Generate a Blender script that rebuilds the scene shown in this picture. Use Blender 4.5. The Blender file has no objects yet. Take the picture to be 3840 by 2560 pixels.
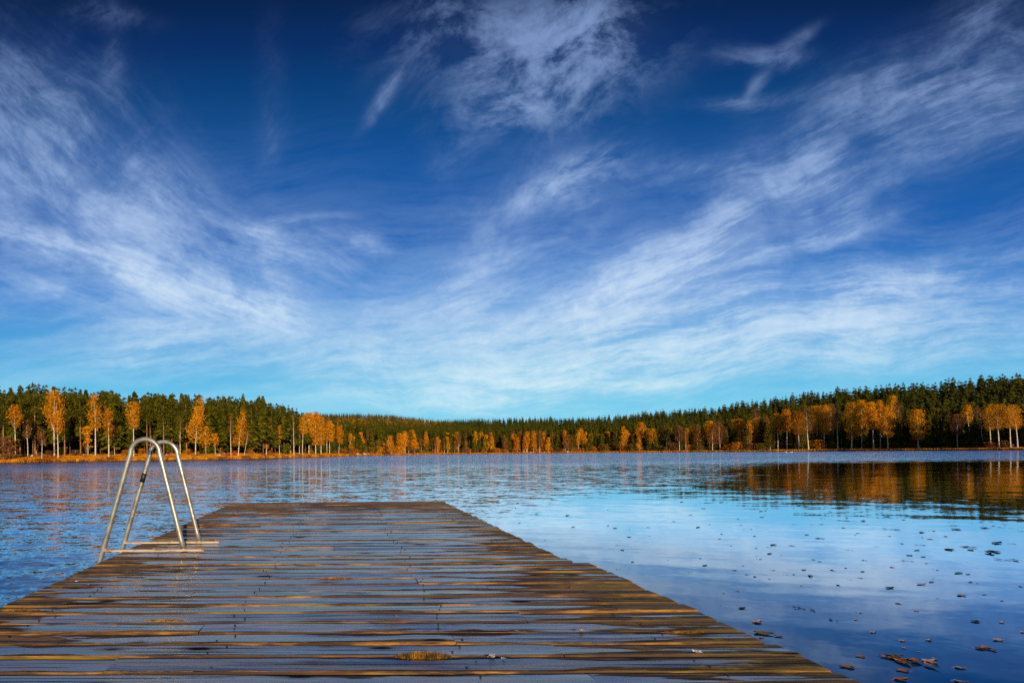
import bpy, bmesh, math, random
import numpy as np
from mathutils import Vector, Matrix

D = bpy.data
C = bpy.context.scene
COL = C.collection
R = math.radians

# ------------------------------------------------------------------ camera
FPX, PX0, PY0, ROLL, CH = 1800.0, 1255.0, 1699.0, R(0.6), 1.30
cam_d = D.cameras.new("camera")
cam = D.objects.new("camera", cam_d)
COL.objects.link(cam)
cam.location = (0, 0, CH)
cam.rotation_euler = (Matrix.Rotation(R(90), 3, 'X') @ Matrix.Rotation(-ROLL, 3, 'Z')).to_euler()
cam_d.sensor_fit = 'HORIZONTAL'
cam_d.sensor_width = 36
cam_d.lens = 36 * FPX / 3840
cam_d.shift_x = (1920 - PX0) / 3840
cam_d.shift_y = (PY0 - 1280) / 3840
cam_d.clip_start = 0.05
cam_d.clip_end = 20000
C.camera = cam
C.view_settings.view_transform = 'Standard'
C.view_settings.look = 'None'
C.view_settings.exposure = 0.0
C.view_settings.gamma = 1.0


def ray(X, Y):
    a, b = (X - PX0) / FPX, -(Y - PY0) / FPX
    c, s = math.cos(ROLL), math.sin(ROLL)
    return a * c + b * s, -a * s + b * c        # x/y and z/y of the sight line


def on_plane(X, Y, z):
    a, b = ray(X, Y)
    t = (z - CH) / b
    return a * t, t


# ------------------------------------------------------------------ node helper
class N:
    def __init__(self, tree):
        self.t = tree

    def new(self, typ, **kw):
        n = self.t.nodes.new(typ)
        for k, v in kw.items():
            setattr(n, k, v)
        return n

    def put(self, sock, v):
        if v is None:
            return
        if hasattr(v, 'is_linked') or isinstance(v, bpy.types.NodeSocket):
            self.t.links.new(v, sock)
        else:
            if isinstance(v, (tuple, list)) and sock.type == 'RGBA' and len(v) == 3:
                v = (*v, 1)
            sock.default_value = v

    def m(self, op, a, b=None, c=None, clamp=False):
        n = self.new('ShaderNodeMath', operation=op, use_clamp=clamp)
        self.put(n.inputs[0], a); self.put(n.inputs[1], b)
        if c is not None:
            self.put(n.inputs[2], c)
        return n.outputs[0]

    def vm(self, op, a, b=None, scale=None):
        n = self.new('ShaderNodeVectorMath', operation=op)
        self.put(n.inputs[0], a)
        if b is not None:
            self.put(n.inputs[1], b)
        if scale is not None:
            self.put(n.inputs['Scale'], scale)
        return n.outputs['Value'] if op in ('LENGTH', 'DOT_PRODUCT', 'DISTANCE') else n.outputs['Vector']

    def xyz(self, x=0.0, y=0.0, z=0.0):
        n = self.new('ShaderNodeCombineXYZ')
        self.put(n.inputs[0], x); self.put(n.inputs[1], y); self.put(n.inputs[2], z)
        return n.outputs[0]

    def sep(self, v):
        n = self.new('ShaderNodeSeparateXYZ'); self.put(n.inputs[0], v)
        return n.outputs[0], n.outputs[1], n.outputs[2]

    def noise(self, vec, scale=1.0, detail=3.0, rough=0.5, dist=0.0, color=False, lac=2.0):
        n = self.new('ShaderNodeTexNoise')
        self.put(n.inputs['Vector'], vec)
        n.inputs['Scale'].default_value = scale
        n.inputs['Detail'].default_value = detail
        n.inputs['Roughness'].default_value = rough
        n.inputs['Lacunarity'].default_value = lac
        n.inputs['Distortion'].default_value = dist
        return n.outputs['Color'] if color else n.outputs[0]

    def map(self, vec, loc=(0, 0, 0), rot=(0, 0, 0), scale=(1, 1, 1), typ='POINT'):
        n = self.new('ShaderNodeMapping', vector_type=typ)
        self.put(n.inputs['Vector'], vec)
        n.inputs['Location'].default_value = loc
        n.inputs['Rotation'].default_value = rot
        n.inputs['Scale'].default_value = scale
        return n.outputs[0]

    def rng(self, v, a, b, c=0.0, d=1.0, smooth=True):
        n = self.new('ShaderNodeMapRange', interpolation_type='SMOOTHSTEP' if smooth else 'LINEAR')
        self.put(n.inputs[0], v)
        for i, x in zip((1, 2, 3, 4), (a, b, c, d)):
            self.put(n.inputs[i], x)
        return n.outputs[0]

    def mix(self, f, a, b, blend='MIX'):
        n = self.new('ShaderNodeMix', data_type='RGBA', blend_type=blend)
        self.put(n.inputs[0], f); self.put(n.inputs[6], a); self.put(n.inputs[7], b)
        return n.outputs[2]

    def ramp(self, f, stops, interp='LINEAR'):
        n = self.new('ShaderNodeValToRGB')
        self.put(n.inputs[0], f)
        cr = n.color_ramp
        cr.interpolation = interp
        while len(cr.elements) > 1:
            cr.elements.remove(cr.elements[-1])
        cr.elements[0].position = stops[0][0]
        cr.elements[0].color = (*stops[0][1], 1)
        for p, c in stops[1:]:
            e = cr.elements.new(p); e.color = (*c, 1)
        return n.outputs[0]


def lin(h):
    h = h.lstrip('#')
    o = []
    for i in (0, 2, 4):
        v = int(h[i:i + 2], 16) / 255
        o.append(v / 12.92 if v < .04045 else ((v + .055) / 1.055) ** 2.4)
    return tuple(o)


# ------------------------------------------------------------------ sky and sun
SUN_EL, SUN_AZ = R(17), R(180 - 13)      # azimuth measured clockwise from +y; sun is low behind the viewer, a little to the right
world = D.worlds.new("World")
C.world = world
world.use_nodes = True
wt = world.node_tree
wt.nodes.clear()
w = N(wt)
tc = w.new('ShaderNodeTexCoord')
dx, dy, dz = w.sep(tc.outputs['Generated'])
ady = w.m('MAXIMUM', w.m('ABSOLUTE', dy), 0.02)
# sky chart: degrees-like units, x to the right of the lake axis, y downwards from high sky
gx = w.m('ADD', w.m('DIVIDE', dx, ady), 0.0)
gz = w.m('DIVIDE', w.m('ABSOLUTE', dz), ady)
sx = w.m('MULTIPLY_ADD', gx, 1.8, 1.255)
sy = w.m('MULTIPLY_ADD', gz, -1.8, 1.699)
P = w.xyz(sx, sy, 0.0)
# slow and fine warp, so that no band is straight
w1 = w.vm('SCALE', w.vm('SUBTRACT', w.noise(P, 1.5, 1, .5, color=True), (.5, .5, .5)), scale=0.19)
w2 = w.vm('SCALE', w.vm('SUBTRACT', w.noise(P, 9.0, 4, .65, color=True), (.5, .5, .5)), scale=0.030)
PW = w.vm('ADD', w.vm('ADD', P, w1), w2)
pwx, pwy, _ = w.sep(PW)
def streaks(deg, along, across, scale=1.0, det=7, rough=.72, dist=.0, loc=0.0):
    q = w.map(PW, rot=(0, 0, R(-deg)), scale=(1, 1, 1))
    q = w.map(q, scale=(along, across, 1), loc=(loc, loc * .7, loc))
    return w.noise(q, scale, det, rough, dist)


f_l40 = streaks(40, 2.0, 8.0, 1.1, loc=1.3)
f_l22 = streaks(22, 1.7, 9.5, 1.1, loc=7.3)
f_r20 = streaks(-20, 1.6, 10, 1.1, loc=3.9)
f_r55 = streaks(-55, 1.6, 6.0, 1.1, det=5, loc=9.1)
f_puf = streaks(-24, 2.4, 4.2, 1.3, det=7, rough=.66, dist=.3, loc=12.4)
f_flat = streaks(-5, 1.5, 9.5, 1.15, loc=2.2)


def cover(field, lo, hi):
    return w.rng(field, lo, hi)


FLD = {k: w.m('MULTIPLY_ADD', cover(f, .37, .70), .76, .20) for k, f in
       dict(l40=f_l40, l22=f_l22, r20=f_r20, r55=f_r55, flat=f_flat).items()}
FLD['puf'] = w.m('MULTIPLY_ADD', cover(f_puf, .39, .68), .95, .05)
PATCH = [  # field, x, y, half-length, half-width, slope (deg, + falls to the right), strength
    ('l40', 0.18, 0.47, 0.62, 0.24, 38, 0.46), ('l40', 0.42, 0.62, 0.7, 0.16, 36, 0.46), ('l40', 0.1, 0.7, 0.5, 0.2, 32, 0.42),
    ('l22', 0.62, 0.86, 0.62, 0.17, 24, 0.46), ('l22', 0.2, 0.86, 0.42, 0.09, 22, 0.6), ('l22', 0.1, 0.87, 0.34, 0.035, 18, 0.55),
    ('l22', 0.66, 1.09, 0.50, 0.075, 20, 1.35), ('l22', 0.42, 1, 0.3, 0.045, 22, 0.55), ('l22', 0.95, 1.16, 0.24, 0.065, 8, 1.25),
    ('l22', 0.26, 1.11, 0.38, 0.05, 21, 0.6), ('flat', 0.62, 1.31, 0.32, 0.05, -4, 0.7), ('flat', 0.7, 1.24, 0.5, 0.05, 4, 0.5),
    ('flat', 1.16, 1.38, 0.17, 0.03, -3, 0.55), ('flat', 1.14, 1.43, 0.1, 0.014, 0, 0.5), 
    ('l22', 0.98, 0.9, 0.12, 0.09, 20, 0.55), ('l22', 1.15, 0.95, 0.4, 0.1, 10, 0.34), 
    ('r55', 1.03, 0.37, 0.22, 0.05, -84, 0.22), ('r55', 0.43, 0.15, 0.16, 0.035, -84, 0.34),
    ('puf', 0.38, 0.03, 0.14, 0.05, 15, 0.5), ('flat', 1.1, 0.82, 0.18, 0.016, 2, 0.36),
    ('flat', 1.42, 0.92, 0.13, 0.03, 5, 0.5), 
    ('puf', 1.66, 0.1, 0.22, 0.1, -8, 0.46), ('puf', 1.8, 0.17, 0.26, 0.1, -14, 0.5), ('puf', 2.16, 0.1, 0.26, 0.14, -12, 0.6),
    ('puf', 2.05, 0.27, 0.32, 0.13, -22, 0.95), ('puf', 2.28, 0.2, 0.2, 0.14, -35, 0.5), ('puf', 2.08, 0.4, 0.3, 0.09, -15, 0.55),
    ('r55', 1.44, 0.36, 0.11, 0.025, -58, 0.55), ('puf', 1.77, 0.55, 0.16, 0.05, -35, 0.34),
    ('puf', 2.2, 0.63, 0.2, 0.06, -22, 0.85), ('puf', 2.02, 0.73, 0.22, 0.05, -12, 0.7), ('puf', 2.19, 0.78, 0.17, 0.09, -48, 0.48),
    ('r55', 1.9, 0.8, 0.26, 0.14, -52, 0.24), 
    ('puf', 2.87, 0.21, 0.13, 0.035, 0, 0.55), ('puf', 2.97, 0.15, 0.1, 0.03, -32, 0.36), ('r20', 2.88, 0.365, 0.22, 0.022, -8, 0.72),
    ('r55', 2.84, 0.31, 0.07, 0.022, -60, 0.4), 
    ('r20', 3.72, 0.08, 0.22, 0.1, -28, 0.55), ('puf', 3.78, 0.19, 0.2, 0.06, -6, 0.55), ('r20', 3.5, 0.34, 0.42, 0.11, -12, 0.78),
    ('r20', 3.7, 0.46, 0.42, 0.13, -14, 0.6), ('puf', 3.36, 0.38, 0.22, 0.05, -8, 0.38),
    ('r20', 2.84, 0.60, 0.34, 0.07, -10, 0.72), ('r20', 2.98, 0.70, 0.28, 0.07, -14, 0.85), ('puf', 2.58, 0.63, 0.1, 0.025, -8, 0.6),
    ('r20', 2.74, 0.84, 0.48, 0.1, -24, 0.58), ('r20', 2.55, 0.98, 0.62, 0.12, -20, 0.82), ('r20', 2.3, 1.09, 0.66, 0.09, -18, 0.6),
    ('r20', 3.22, 0.85, 0.2, 0.035, -16, 0.6), ('r20', 3.06, 0.94, 0.22, 0.03, -12, 0.52), 
    ('r20', 3.3, 1.03, 0.62, 0.035, -8, 0.22), ('flat', 3.45, 1.12, 0.7, 0.09, -9, 0.66), ('flat', 2.9, 1.2, 0.7, 0.1, -10, 0.72),
    ('flat', 2.3, 1.24, 0.66, 0.12, -12, 0.78), ('flat', 3.5, 1.3, 0.7, 0.09, -4, 0.46), ('flat', 2.5, 1.35, 1, 0.07, -4, 0.6),
    ('flat', 1.95, 1.44, 0.62, 0.06, -2, 1.15), ('flat', 2.6, 1.36, 0.9, 0.10, -5, 0.55), ('flat', 1.0, 1.36, 0.5, 0.05, -2, 0.45), ('flat', 1.8, 1.52, 0.5, 0.03, 2, 0.62), ('flat', 1.75, 1.24, 0.4, 0.07, -16, 0.6),
    ('r20', 1.6, 1.16, 0.4, 0.12, -16, 0.48), ('r20', 1.72, 1.06, 0.45, 0.12, -34, 0.34), ('flat', 2.7, 1.43, 0.8, 0.035, -3, 0.4),
]
def blobs(items):                               # soft elongated patches added together
    acc = None
    for (x, y, a, b, ang, k) in items:
        q = w.map(PW, loc=(x, y, 0), rot=(0, 0, R(ang)), scale=(a, b, 1), typ='TEXTURE')
        g = w.m('POWER', 2.718, w.m('MULTIPLY', w.vm('DOT_PRODUCT', q, q), -1.0))
        acc = w.m('MULTIPLY', g, k) if acc is None else w.m('MULTIPLY_ADD', g, k, acc)
    return acc


tot = None
for fld in ('l40', 'l22', 'r20', 'r55', 'flat', 'puf'):
    t = w.m('MULTIPLY', blobs([p[1:] for p in PATCH if p[0] == fld and not (fld == 'puf' and p[6] >= .55)]), FLD[fld])
    tot = t if tot is None else w.m('ADD', tot, t)
banks = w.m('MULTIPLY', blobs([p[1:] for p in PATCH if p[0] == 'puf' and p[6] >= .55]), FLD['puf'])   # the thickest banks stay whole
fine = w.noise(PW, 20.0, 3, .65)
tot = w.m('MULTIPLY', tot, w.rng(fine, .2, .8, .72, 1.28, smooth=False))
brk = w.noise(P, 2.6, 5, .62, dist=.5)
low = w.rng(sy, .75, 1.25)
tot = w.m('MULTIPLY', tot, w.m('MAXIMUM', w.rng(brk, .36, .60, .34, 1.2), w.m('MULTIPLY', low, .9)))
tot = w.m('ADD', tot, w.m('MULTIPLY', banks, w.rng(fine, .2, .8, .7, 1.3, smooth=False)))
veil = w.m('MULTIPLY', w.rng(sy, .30, 1.2, 0.0, .20), w.rng(f_flat, .3, .7))
tot = w.m('ADD', tot, veil)
hs = blobs([(3.26, .57, .11, .11, -40, .72), (2.62, .47, .20, .09, 0, .7), (3.64, .74, .32, .10, -12, .8), (1.50, .60, .28, .14, 0, .65),
            (.62, .16, .34, .09, 18, .7), (2.50, .80, .14, .07, -20, .5), (2.95, .03, .5, .05, 0, .7)])      # clear gaps between the banks
tot = w.m('MULTIPLY', tot, w.m('SUBTRACT', 1.0, hs, clamp=True))
dens = w.m('SUBTRACT', 1.0, w.m('POWER', 2.718, w.m('MULTIPLY', tot, -1.25)))
syr = w.m('DIVIDE', sy, 1.7, clamp=True)
base = w.ramp(syr, [(0.0, lin('#001f4c')), (.10, lin('#012c66')), (.22, lin('#02427f')), (.38, lin('#07549f')),
                    (.52, lin('#1862b4')), (.65, lin('#3a86d2')), (.77, lin('#50a9e2')), (.86, lin('#62c2ec')),
                    (.95, lin('#7ad6f2')), (1.0, lin('#86d8f0'))])
ccol = w.ramp(syr, [(0.0, lin('#7c98cc')), (.3, lin('#98b4e2')), (.55, lin('#aeccf4')), (.72, lin('#bedaf6')),
                    (.85, lin('#c6e8f6')), (1.0, lin('#c0e8f4'))])
skyn = w.new('ShaderNodeTexSky', sky_type='NISHITA')
skyn.sun_disc = False
skyn.sun_elevation = SUN_EL
skyn.sun_rotation = SUN_AZ
nish = w.vm('SCALE', skyn.outputs[0], scale=0.06)
base = w.mix(.05, base, nish)
ccol = w.mix(w.m('MULTIPLY', w.m('MULTIPLY', dens, dens), w.rng(sy, .4, 1.2, .12, .50)), ccol, w.mix(w.rng(sy, .2, 1.1), (.46, .55, .84), (.84, .94, .97)))
skyc = w.mix(dens, base, ccol)
bg = w.new('ShaderNodeBackground')
w.put(bg.inputs[0], skyc)
bg.inputs[1].default_value = 1.0
wo = w.new('ShaderNodeOutputWorld')
wt.links.new(bg.outputs[0], wo.inputs[0])
world.cycles.sampling_method = 'MANUAL'
world.cycles.sample_map_resolution = 512

sd = D.lights.new("sun", 'SUN')
sd.energy = 5.0
sd.angle = R(0.5)
sd.color = (1.0, 0.80, 0.52)
sun = D.objects.new("sun", sd)
COL.objects.link(sun)
sdir = Vector((math.sin(SUN_AZ) * math.cos(SUN_EL), math.cos(SUN_AZ) * math.cos(SUN_EL), math.sin(SUN_EL)))
sun.rotation_euler = sdir.to_track_quat('Z', 'Y').to_euler()
sun.location = sdir * 50

C.cycles.use_denoising = False
C.cycles.sample_clamp_indirect = 4.0
C.cycles.max_bounces = 6
C.cycles.diffuse_bounces = 2
C.cycles.glossy_bounces = 4
C.cycles.transparent_max_bounces = 6
C.cycles.caustics_reflective = False
C.cycles.caustics_refractive = False

# ------------------------------------------------------------------ object helpers
def link(o, parent=None):
    COL.objects.link(o)
    if parent is not None:
        o.parent = parent
    return o


def tag(o, label=None, cat=None, group=None, kind=None):
    if label: o['label'] = label
    if cat: o['category'] = cat
    if group: o['group'] = group
    if kind: o['kind'] = kind
    return o


def empty(name, loc=(0, 0, 0), rz=0.0):
    o = D.objects.new(name, None)
    link(o)
    o.location = loc
    o.rotation_euler = (0, 0, rz)
    o.empty_display_size = .2
    return o


def copy_tree(root):
    r = root.copy(); COL.objects.link(r)
    for ch in list(root.children):
        c = ch.copy(); COL.objects.link(c); c.parent = r
        for g in list(ch.children):
            d = g.copy(); COL.objects.link(d); d.parent = c
    return r


def mesh_np(name, V, F, mats, mi=None, smooth=False):
    """V (n,3); F (m,4) or (m,3) arrays, or a list of such arrays"""
    if not isinstance(F, (list, tuple)):
        F = [F]
    V = np.asarray(V, dtype=np.float32)
    me = D.meshes.new(name)
    me.vertices.add(len(V)); me.vertices.foreach_set('co', V.ravel())
    tot = sum(f.size for f in F); npoly = sum(len(f) for f in F)
    me.loops.add(tot)
    me.loops.foreach_set('vertex_index', np.concatenate([f.ravel() for f in F]).astype(np.int32))
    me.polygons.add(npoly)
    ls = np.concatenate([np.full(len(f), f.shape[1]) for f in F])
    me.polygons.foreach_set('loop_start', (np.cumsum(ls) - ls).astype(np.int32))
    if mi is not None:
        me.polygons.foreach_set('material_index', np.asarray(mi, dtype=np.int32))
    if smooth:
        me.polygons.foreach_set('use_smooth', np.ones(npoly, dtype=bool))
    me.update(calc_edges=True)
    for m_ in (mats if isinstance(mats, (list, tuple)) else [mats]):
        me.materials.append(m_)
    return me


def obj(name, me, parent=None):
    return link(D.objects.new(name, me), parent)


def tube(path, rad, sides=8, cap=True):
    """swept tube along a polyline -> V, F(quads), caps as quads fans"""
    P_ = [Vector(p) for p in path]
    n = len(P_)
    rad = [rad] * n if isinstance(rad, (int, float)) else rad
    V, F = [], []
    up = None
    for i, p in enumerate(P_):
        t = (P_[min(i + 1, n - 1)] - P_[max(i - 1, 0)]).normalized()
        if up is None:
            up = t.orthogonal().normalized()
        else:
            up = (up - t * up.dot(t)).normalized()
        b = t.cross(up)
        for k in range(sides):
            a = 2 * math.pi * k / sides
            V.append(p + (up * math.cos(a) + b * math.sin(a)) * rad[i])
    for i in range(n - 1):
        for k in range(sides):
            k2 = (k + 1) % sides
            F.append((i * sides + k, i * sides + k2, (i + 1) * sides + k2, (i + 1) * sides + k))
    caps = []
    if cap:
        caps = [tuple(range(sides))[::-1], tuple((n - 1) * sides + k for k in range(sides))]
    return V, F, caps


class Geo:
    def __init__(self):
        self.V, self.F, self.M = [], [], []

    def add(self, V, F, m=0):
        o = len(self.V)
        self.V += [tuple(v) for v in V]
        self.F += [tuple(i + o for i in f) for f in F]
        self.M += [m] * len(F)

    def tube(self, path, rad, sides=8, m=0, cap=True):
        V, F, c = tube(path, rad, sides, cap)
        self.add(V, F + c, m)

    def box(self, x0, x1, y0, y1, z0, z1, m=0):
        V = [(x, y, z) for z in (z0, z1) for y in (y0, y1) for x in (x0, x1)]
        F = [(0, 2, 3, 1), (4, 5, 7, 6), (0, 1, 5, 4), (2, 6, 7, 3), (0, 4, 6, 2), (1, 3, 7, 5)]
        self.add(V, F, m)

    def mesh(self, name, mats, smooth=False):
        me = D.meshes.new(name)
        me.from_pydata(self.V, [], self.F)
        me.polygons.foreach_set('material_index', self.M)
        if smooth:
            me.polygons.foreach_set('use_smooth', [True] * len(self.F))
        for m_ in (mats if isinstance(mats, (list, tuple)) else [mats]):
            me.materials.append(m_)
        me.update()
        return me


# ------------------------------------------------------------------ materials
def material(name):
    m_ = D.materials.new(name); m_.use_nodes = True
    nt = m_.node_tree
    n = N(nt)
    return m_, n, nt.nodes['Principled BSDF'], nt.nodes['Material Output']


def setp(n, b, **kw):
    for k, v in kw.items():
        n.put(b.inputs[k.replace('_', ' ')], v)


def leaf_mat(name, cols, trans=.35, scale=.35, gloss=.0):
    """foliage: colour wanders between the given colours through the crown and from tree to tree"""
    m_, n, b, out = material(name)
    geo = n.new('ShaderNodeNewGeometry')
    oi = n.new('ShaderNodeObjectInfo')
    nz = n.noise(geo.outputs['Position'], scale, 4, .7)
    f = n.m('ADD', n.rng(nz, .3, .7, 0, .75), n.m('MULTIPLY', oi.outputs['Random'], .25))
    c = n.ramp(f, [(i / (len(cols) - 1), cc) for i, cc in enumerate(cols)])
    b.inputs['Roughness'].default_value = .75
    b.inputs['Specular IOR Level'].default_value = .15
    n.put(b.inputs['Base Color'], c)
    tr = n.new('ShaderNodeBsdfTranslucent'); n.put(tr.inputs[0], c)
    ms = n.new('ShaderNodeMixShader'); ms.inputs[0].default_value = trans
    n.put(ms.inputs[1], b.outputs[0]); n.put(ms.inputs[2], tr.outputs[0])
    n.put(out.inputs[0], ms.outputs[0])
    return m_


M_spruce = leaf_mat('spruce_needles', [(.024, .028, .002), (.066, .068, .003), (.14, .125, .005), (.21, .165, .007)], .2, .6)
M_spruce_far = leaf_mat('spruce_needles_far', [(.030, .036, .003), (.085, .084, .005), (.16, .135, .008)], .15, .12)
M_orange = leaf_mat('birch_leaves_orange', [(.32, .12, .006), (.70, .26, .005), (.90, .39, .008), (.95, .52, .015)], .35, .7)
M_yellow = leaf_mat('birch_leaves_yellow', [(.26, .10, .006), (.62, .26, .006), (.86, .40, .008), (.95, .54, .015)], .35, .7)
M_olive = leaf_mat('leaves_olive', [(.07, .06, .006), (.16, .12, .008), (.30, .18, .010)], .3, .7)
M_brown = leaf_mat('twigs_brown', [(.07, .030, .012), (.17, .070, .022), (.30, .125, .035)], .1, .7)
M_shrub = leaf_mat('shrub_leaves', [(.30, .08, .006), (.60, .20, .010), (.80, .36, .03)], .3, .5)
M_redshrub = leaf_mat('shrub_leaves_red', [(.60, .05, .01), (.85, .12, .012)], .3, .7)


def bark(name, c1, c2, sc=(2, 2, 14), lo=.45, hi=.6):
    m_, n, b, out = material(name)
    geo = n.new('ShaderNodeNewGeometry')
    nz = n.noise(n.map(geo.outputs['Position'], scale=sc), 1.0, 3, .6)
    n.put(b.inputs['Base Color'], n.mix(n.rng(nz, lo, hi), c1, c2))
    b.inputs['Roughness'].default_value = .85
    return m_


M_birch = bark('birch_bark', (.72, .60, .44), (.16, .10, .07), (1, 1, 3.5), .50, .68)
M_pine = bark('pine_bark', (.40, .17, .07), (.15, .07, .035), (3, 3, 1.2))
M_sprbark = bark('spruce_bark', (.17, .09, .045), (.07, .04, .025), (3, 3, 1.2))

# lake -----------------------------------------------------------------------
M_lake, n, b, out = material('lake_water')
geo = n.new('ShaderNodeNewGeometry')
pos = geo.outputs['Position']
px, py, pz = n.sep(pos)
inv = n.m('DIVIDE', 1.0, n.m('MAXIMUM', py, 2.0))
pen = n.m('ADD', n.noise(n.map(pos, scale=(.012, .05, 1)), 1.0, 3, .6), -.5)   # patches of breeze
azm = n.m('MULTIPLY', px, inv)
# where the breeze ruffles the lake: far out everywhere, near the jetty only on its left
far = n.rng(n.m('ADD', py, n.m('MULTIPLY', pen, 40.0)), 34.0, 62.0)
rlo = n.rng(py, 7.0, 24.0, .15, .66)
right = n.rng(n.m('ADD', azm, n.m('MULTIPLY', pen, .9)), rlo, n.m('ADD', rlo, .32))
left = n.rng(azm, -.05, -.25)
near_a = n.m('MULTIPLY_ADD', right, -.080, .098)
near_a = n.m('ADD', near_a, n.m('MULTIPLY', left, .05))
close = n.rng(py, 3.0, 14.0, .55, 1.0)
near_a = n.m('MULTIPLY', near_a, n.m('MAXIMUM', close, n.m('MULTIPLY', left, .8)))
amp = n.m('ADD', n.m('MULTIPLY', n.m('SUBTRACT', 1.0, far), near_a), n.m('MULTIPLY', far, .42))


def ripple(sc, rot, scale, det=2):
    q = n.map(pos, rot=(0, 0, R(rot)))
    q = n.map(q, scale=(sc[0], sc[1], 1))
    return n.vm('SUBTRACT', n.noise(q, scale, det, .55, color=True), (.5, .5, .5))


s0 = n.vm('SCALE', ripple((.10, 1.0), 14, 3.2), scale=n.m('MULTIPLY', n.m('MULTIPLY', right, .040), n.m('SUBTRACT', 1.0, far)))
s1 = n.vm('SCALE', ripple((.55, 1.6), 8, 1.6), scale=1.1)
s2 = n.vm('SCALE', ripple((.6, 1.5), -12, 5.5), scale=1.4)
s3 = n.vm('SCALE', ripple((.8, 1.3), 20, 17.0), scale=1.0)
s23 = n.vm('SCALE', n.vm('ADD', s2, s3), scale=n.rng(right, 0, 1, 1.0, .55))
slope = n.vm('ADD', s0, n.vm('SCALE', n.vm('ADD', s1, s23), scale=n.m('MULTIPLY', amp, 2.2)))
nx, ny, _ = n.sep(slope)
# seen so flat, the ripple faces turned to the viewer are the ones that show
ny = n.m('SUBTRACT', ny, n.m('ADD', n.m('MULTIPLY', far, n.m('MULTIPLY_ADD', left, .12, .085)), n.m('MULTIPLY', n.m('MULTIPLY', left, n.m('SUBTRACT', 1.0, far)), .02)))
nrm = n.vm('NORMALIZE', n.xyz(n.m('MULTIPLY', nx, .6), ny, 1.0))
gl = n.new('ShaderNodeBsdfGlossy'); gl.inputs['Roughness'].default_value = .03
gl.inputs['Color'].default_value = (.86, .89, .97, 1)
n.put(gl.inputs['Normal'], nrm)
df = n.new('ShaderNodeBsdfDiffuse'); df.inputs['Color'].default_value = (.003, .034, .10, 1)
fr = n.new('ShaderNodeFresnel'); fr.inputs['IOR'].default_value = 1.33
n.put(fr.inputs['Normal'], nrm)
mx = n.new('ShaderNodeMixShader')
n.put(mx.inputs[0], n.m('POWER', n.m('MULTIPLY', fr.outputs[0], 2.3, clamp=True), 1.3))
n.put(mx.inputs[1], df.outputs[0]); n.put(mx.inputs[2], gl.outputs[0])
n.put(out.inputs[0], mx.outputs[0])

# ground ---------------------------------------------------------------------
M_ground, n, b, out = material('shore_ground')
geo = n.new('ShaderNodeNewGeometry')
pos = geo.outputs['Position']
a1 = n.noise(n.map(pos, scale=(.12, .12, .12)), 1.0, 5, .65)
a2 = n.noise(n.map(pos, scale=(1.6, 1.6, 1.6)), 1.0, 4, .7)
c = n.mix(n.rng(a1, .35, .65), (.46, .17, .012), (.26, .10, .016))
c = n.mix(n.rng(a2, .45, .75, 0, .8), c, (.74, .34, .04))
c = n.mix(n.rng(n.noise(n.map(pos, scale=(.07, .3, .3)), 1.0, 3, .6), .56, .66, 0, .8), c, (.72, .42, .22))
setp(n, b, Base_Color=c, Roughness=.9)
b.inputs['Specular IOR Level'].default_value = .1
M_grass = leaf_mat('dry_grass', [(.10, .045, .008), (.42, .14, .008), (.78, .34, .012), (.36, .17, .02)], .3, .25)
M_bed, n, b, out = material('lake_bed')
geo = n.new('ShaderNodeNewGeometry')
setp(n, b, Base_Color=n.mix(n.noise(geo.outputs['Position'], .8, 4), (.05, .04, .02), (.12, .09, .05)), Roughness=.9)

# ------------------------------------------------------------------ water and ground
SH = [on_plane(X, Y, 0.0) for X, Y in [(0, 1734), (400, 1727), (960, 1718.5), (1390, 1706.3), (1600, 1702.6), (1860, 1699.6),
                                       (2200, 1696.2), (2880, 1690.8), (3840, 1685)]]
SHX = np.array([-1500, 0, 400, 960, 1390, 1600, 1860, 2200, 2880, 3840, 5600], float)
SHD = np.array([78] + [p[1] for p in SH] + [118], float)
# skyline of the woods as seen above the shore, and how far off the ridge is
SKX = np.array([-1500, 0, 102, 286, 330, 490, 694, 857, 939, 1006, 1084, 1140, 1200, 1300, 1350, 1471, 1553, 1635, 1757, 1860, 2030,
                2121, 2213, 2351, 2443, 2580, 2718, 2755, 2880, 3005, 3168, 3253, 3325, 3456, 3546, 3636, 3817, 5600], float)
SKY = np.array([1440, 1452, 1450, 1462, 1484, 1482, 1487, 1500, 1504, 1511, 1520, 1545, 1546, 1546, 1546, 1550, 1559, 1569, 1568, 1568, 1562,
                1567, 1564, 1553, 1541, 1534, 1523, 1510, 1495, 1474, 1455, 1456, 1443, 1441, 1428, 1418, 1400, 1330], float)
RDX = np.array([-1500, 0, 960, 1120, 1180, 1600, 1820, 2200, 2880, 3840, 5600], float)
RDD = np.array([160, 172, 225, 300, 1600, 1500, 640, 540, 380, 262, 180], float)


def hor(X):
    return PY0 - (X - PX0) * math.tan(ROLL)


def shore_d(X):
    return np.interp(X, SHX, SHD)


def th_at(X):                                   # height of ordinary spruces there
    return np.interp(X, [0, 960, 1200, 2200, 3840], [17.5, 18.5, 17, 18, 19])


def ridge(X):
    D_ = np.interp(X, RDX, RDD)
    z = CH + (hor(X) - np.interp(X, SKX, SKY)) * D_ / FPX - th_at(X) * .93
    return D_, z


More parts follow.
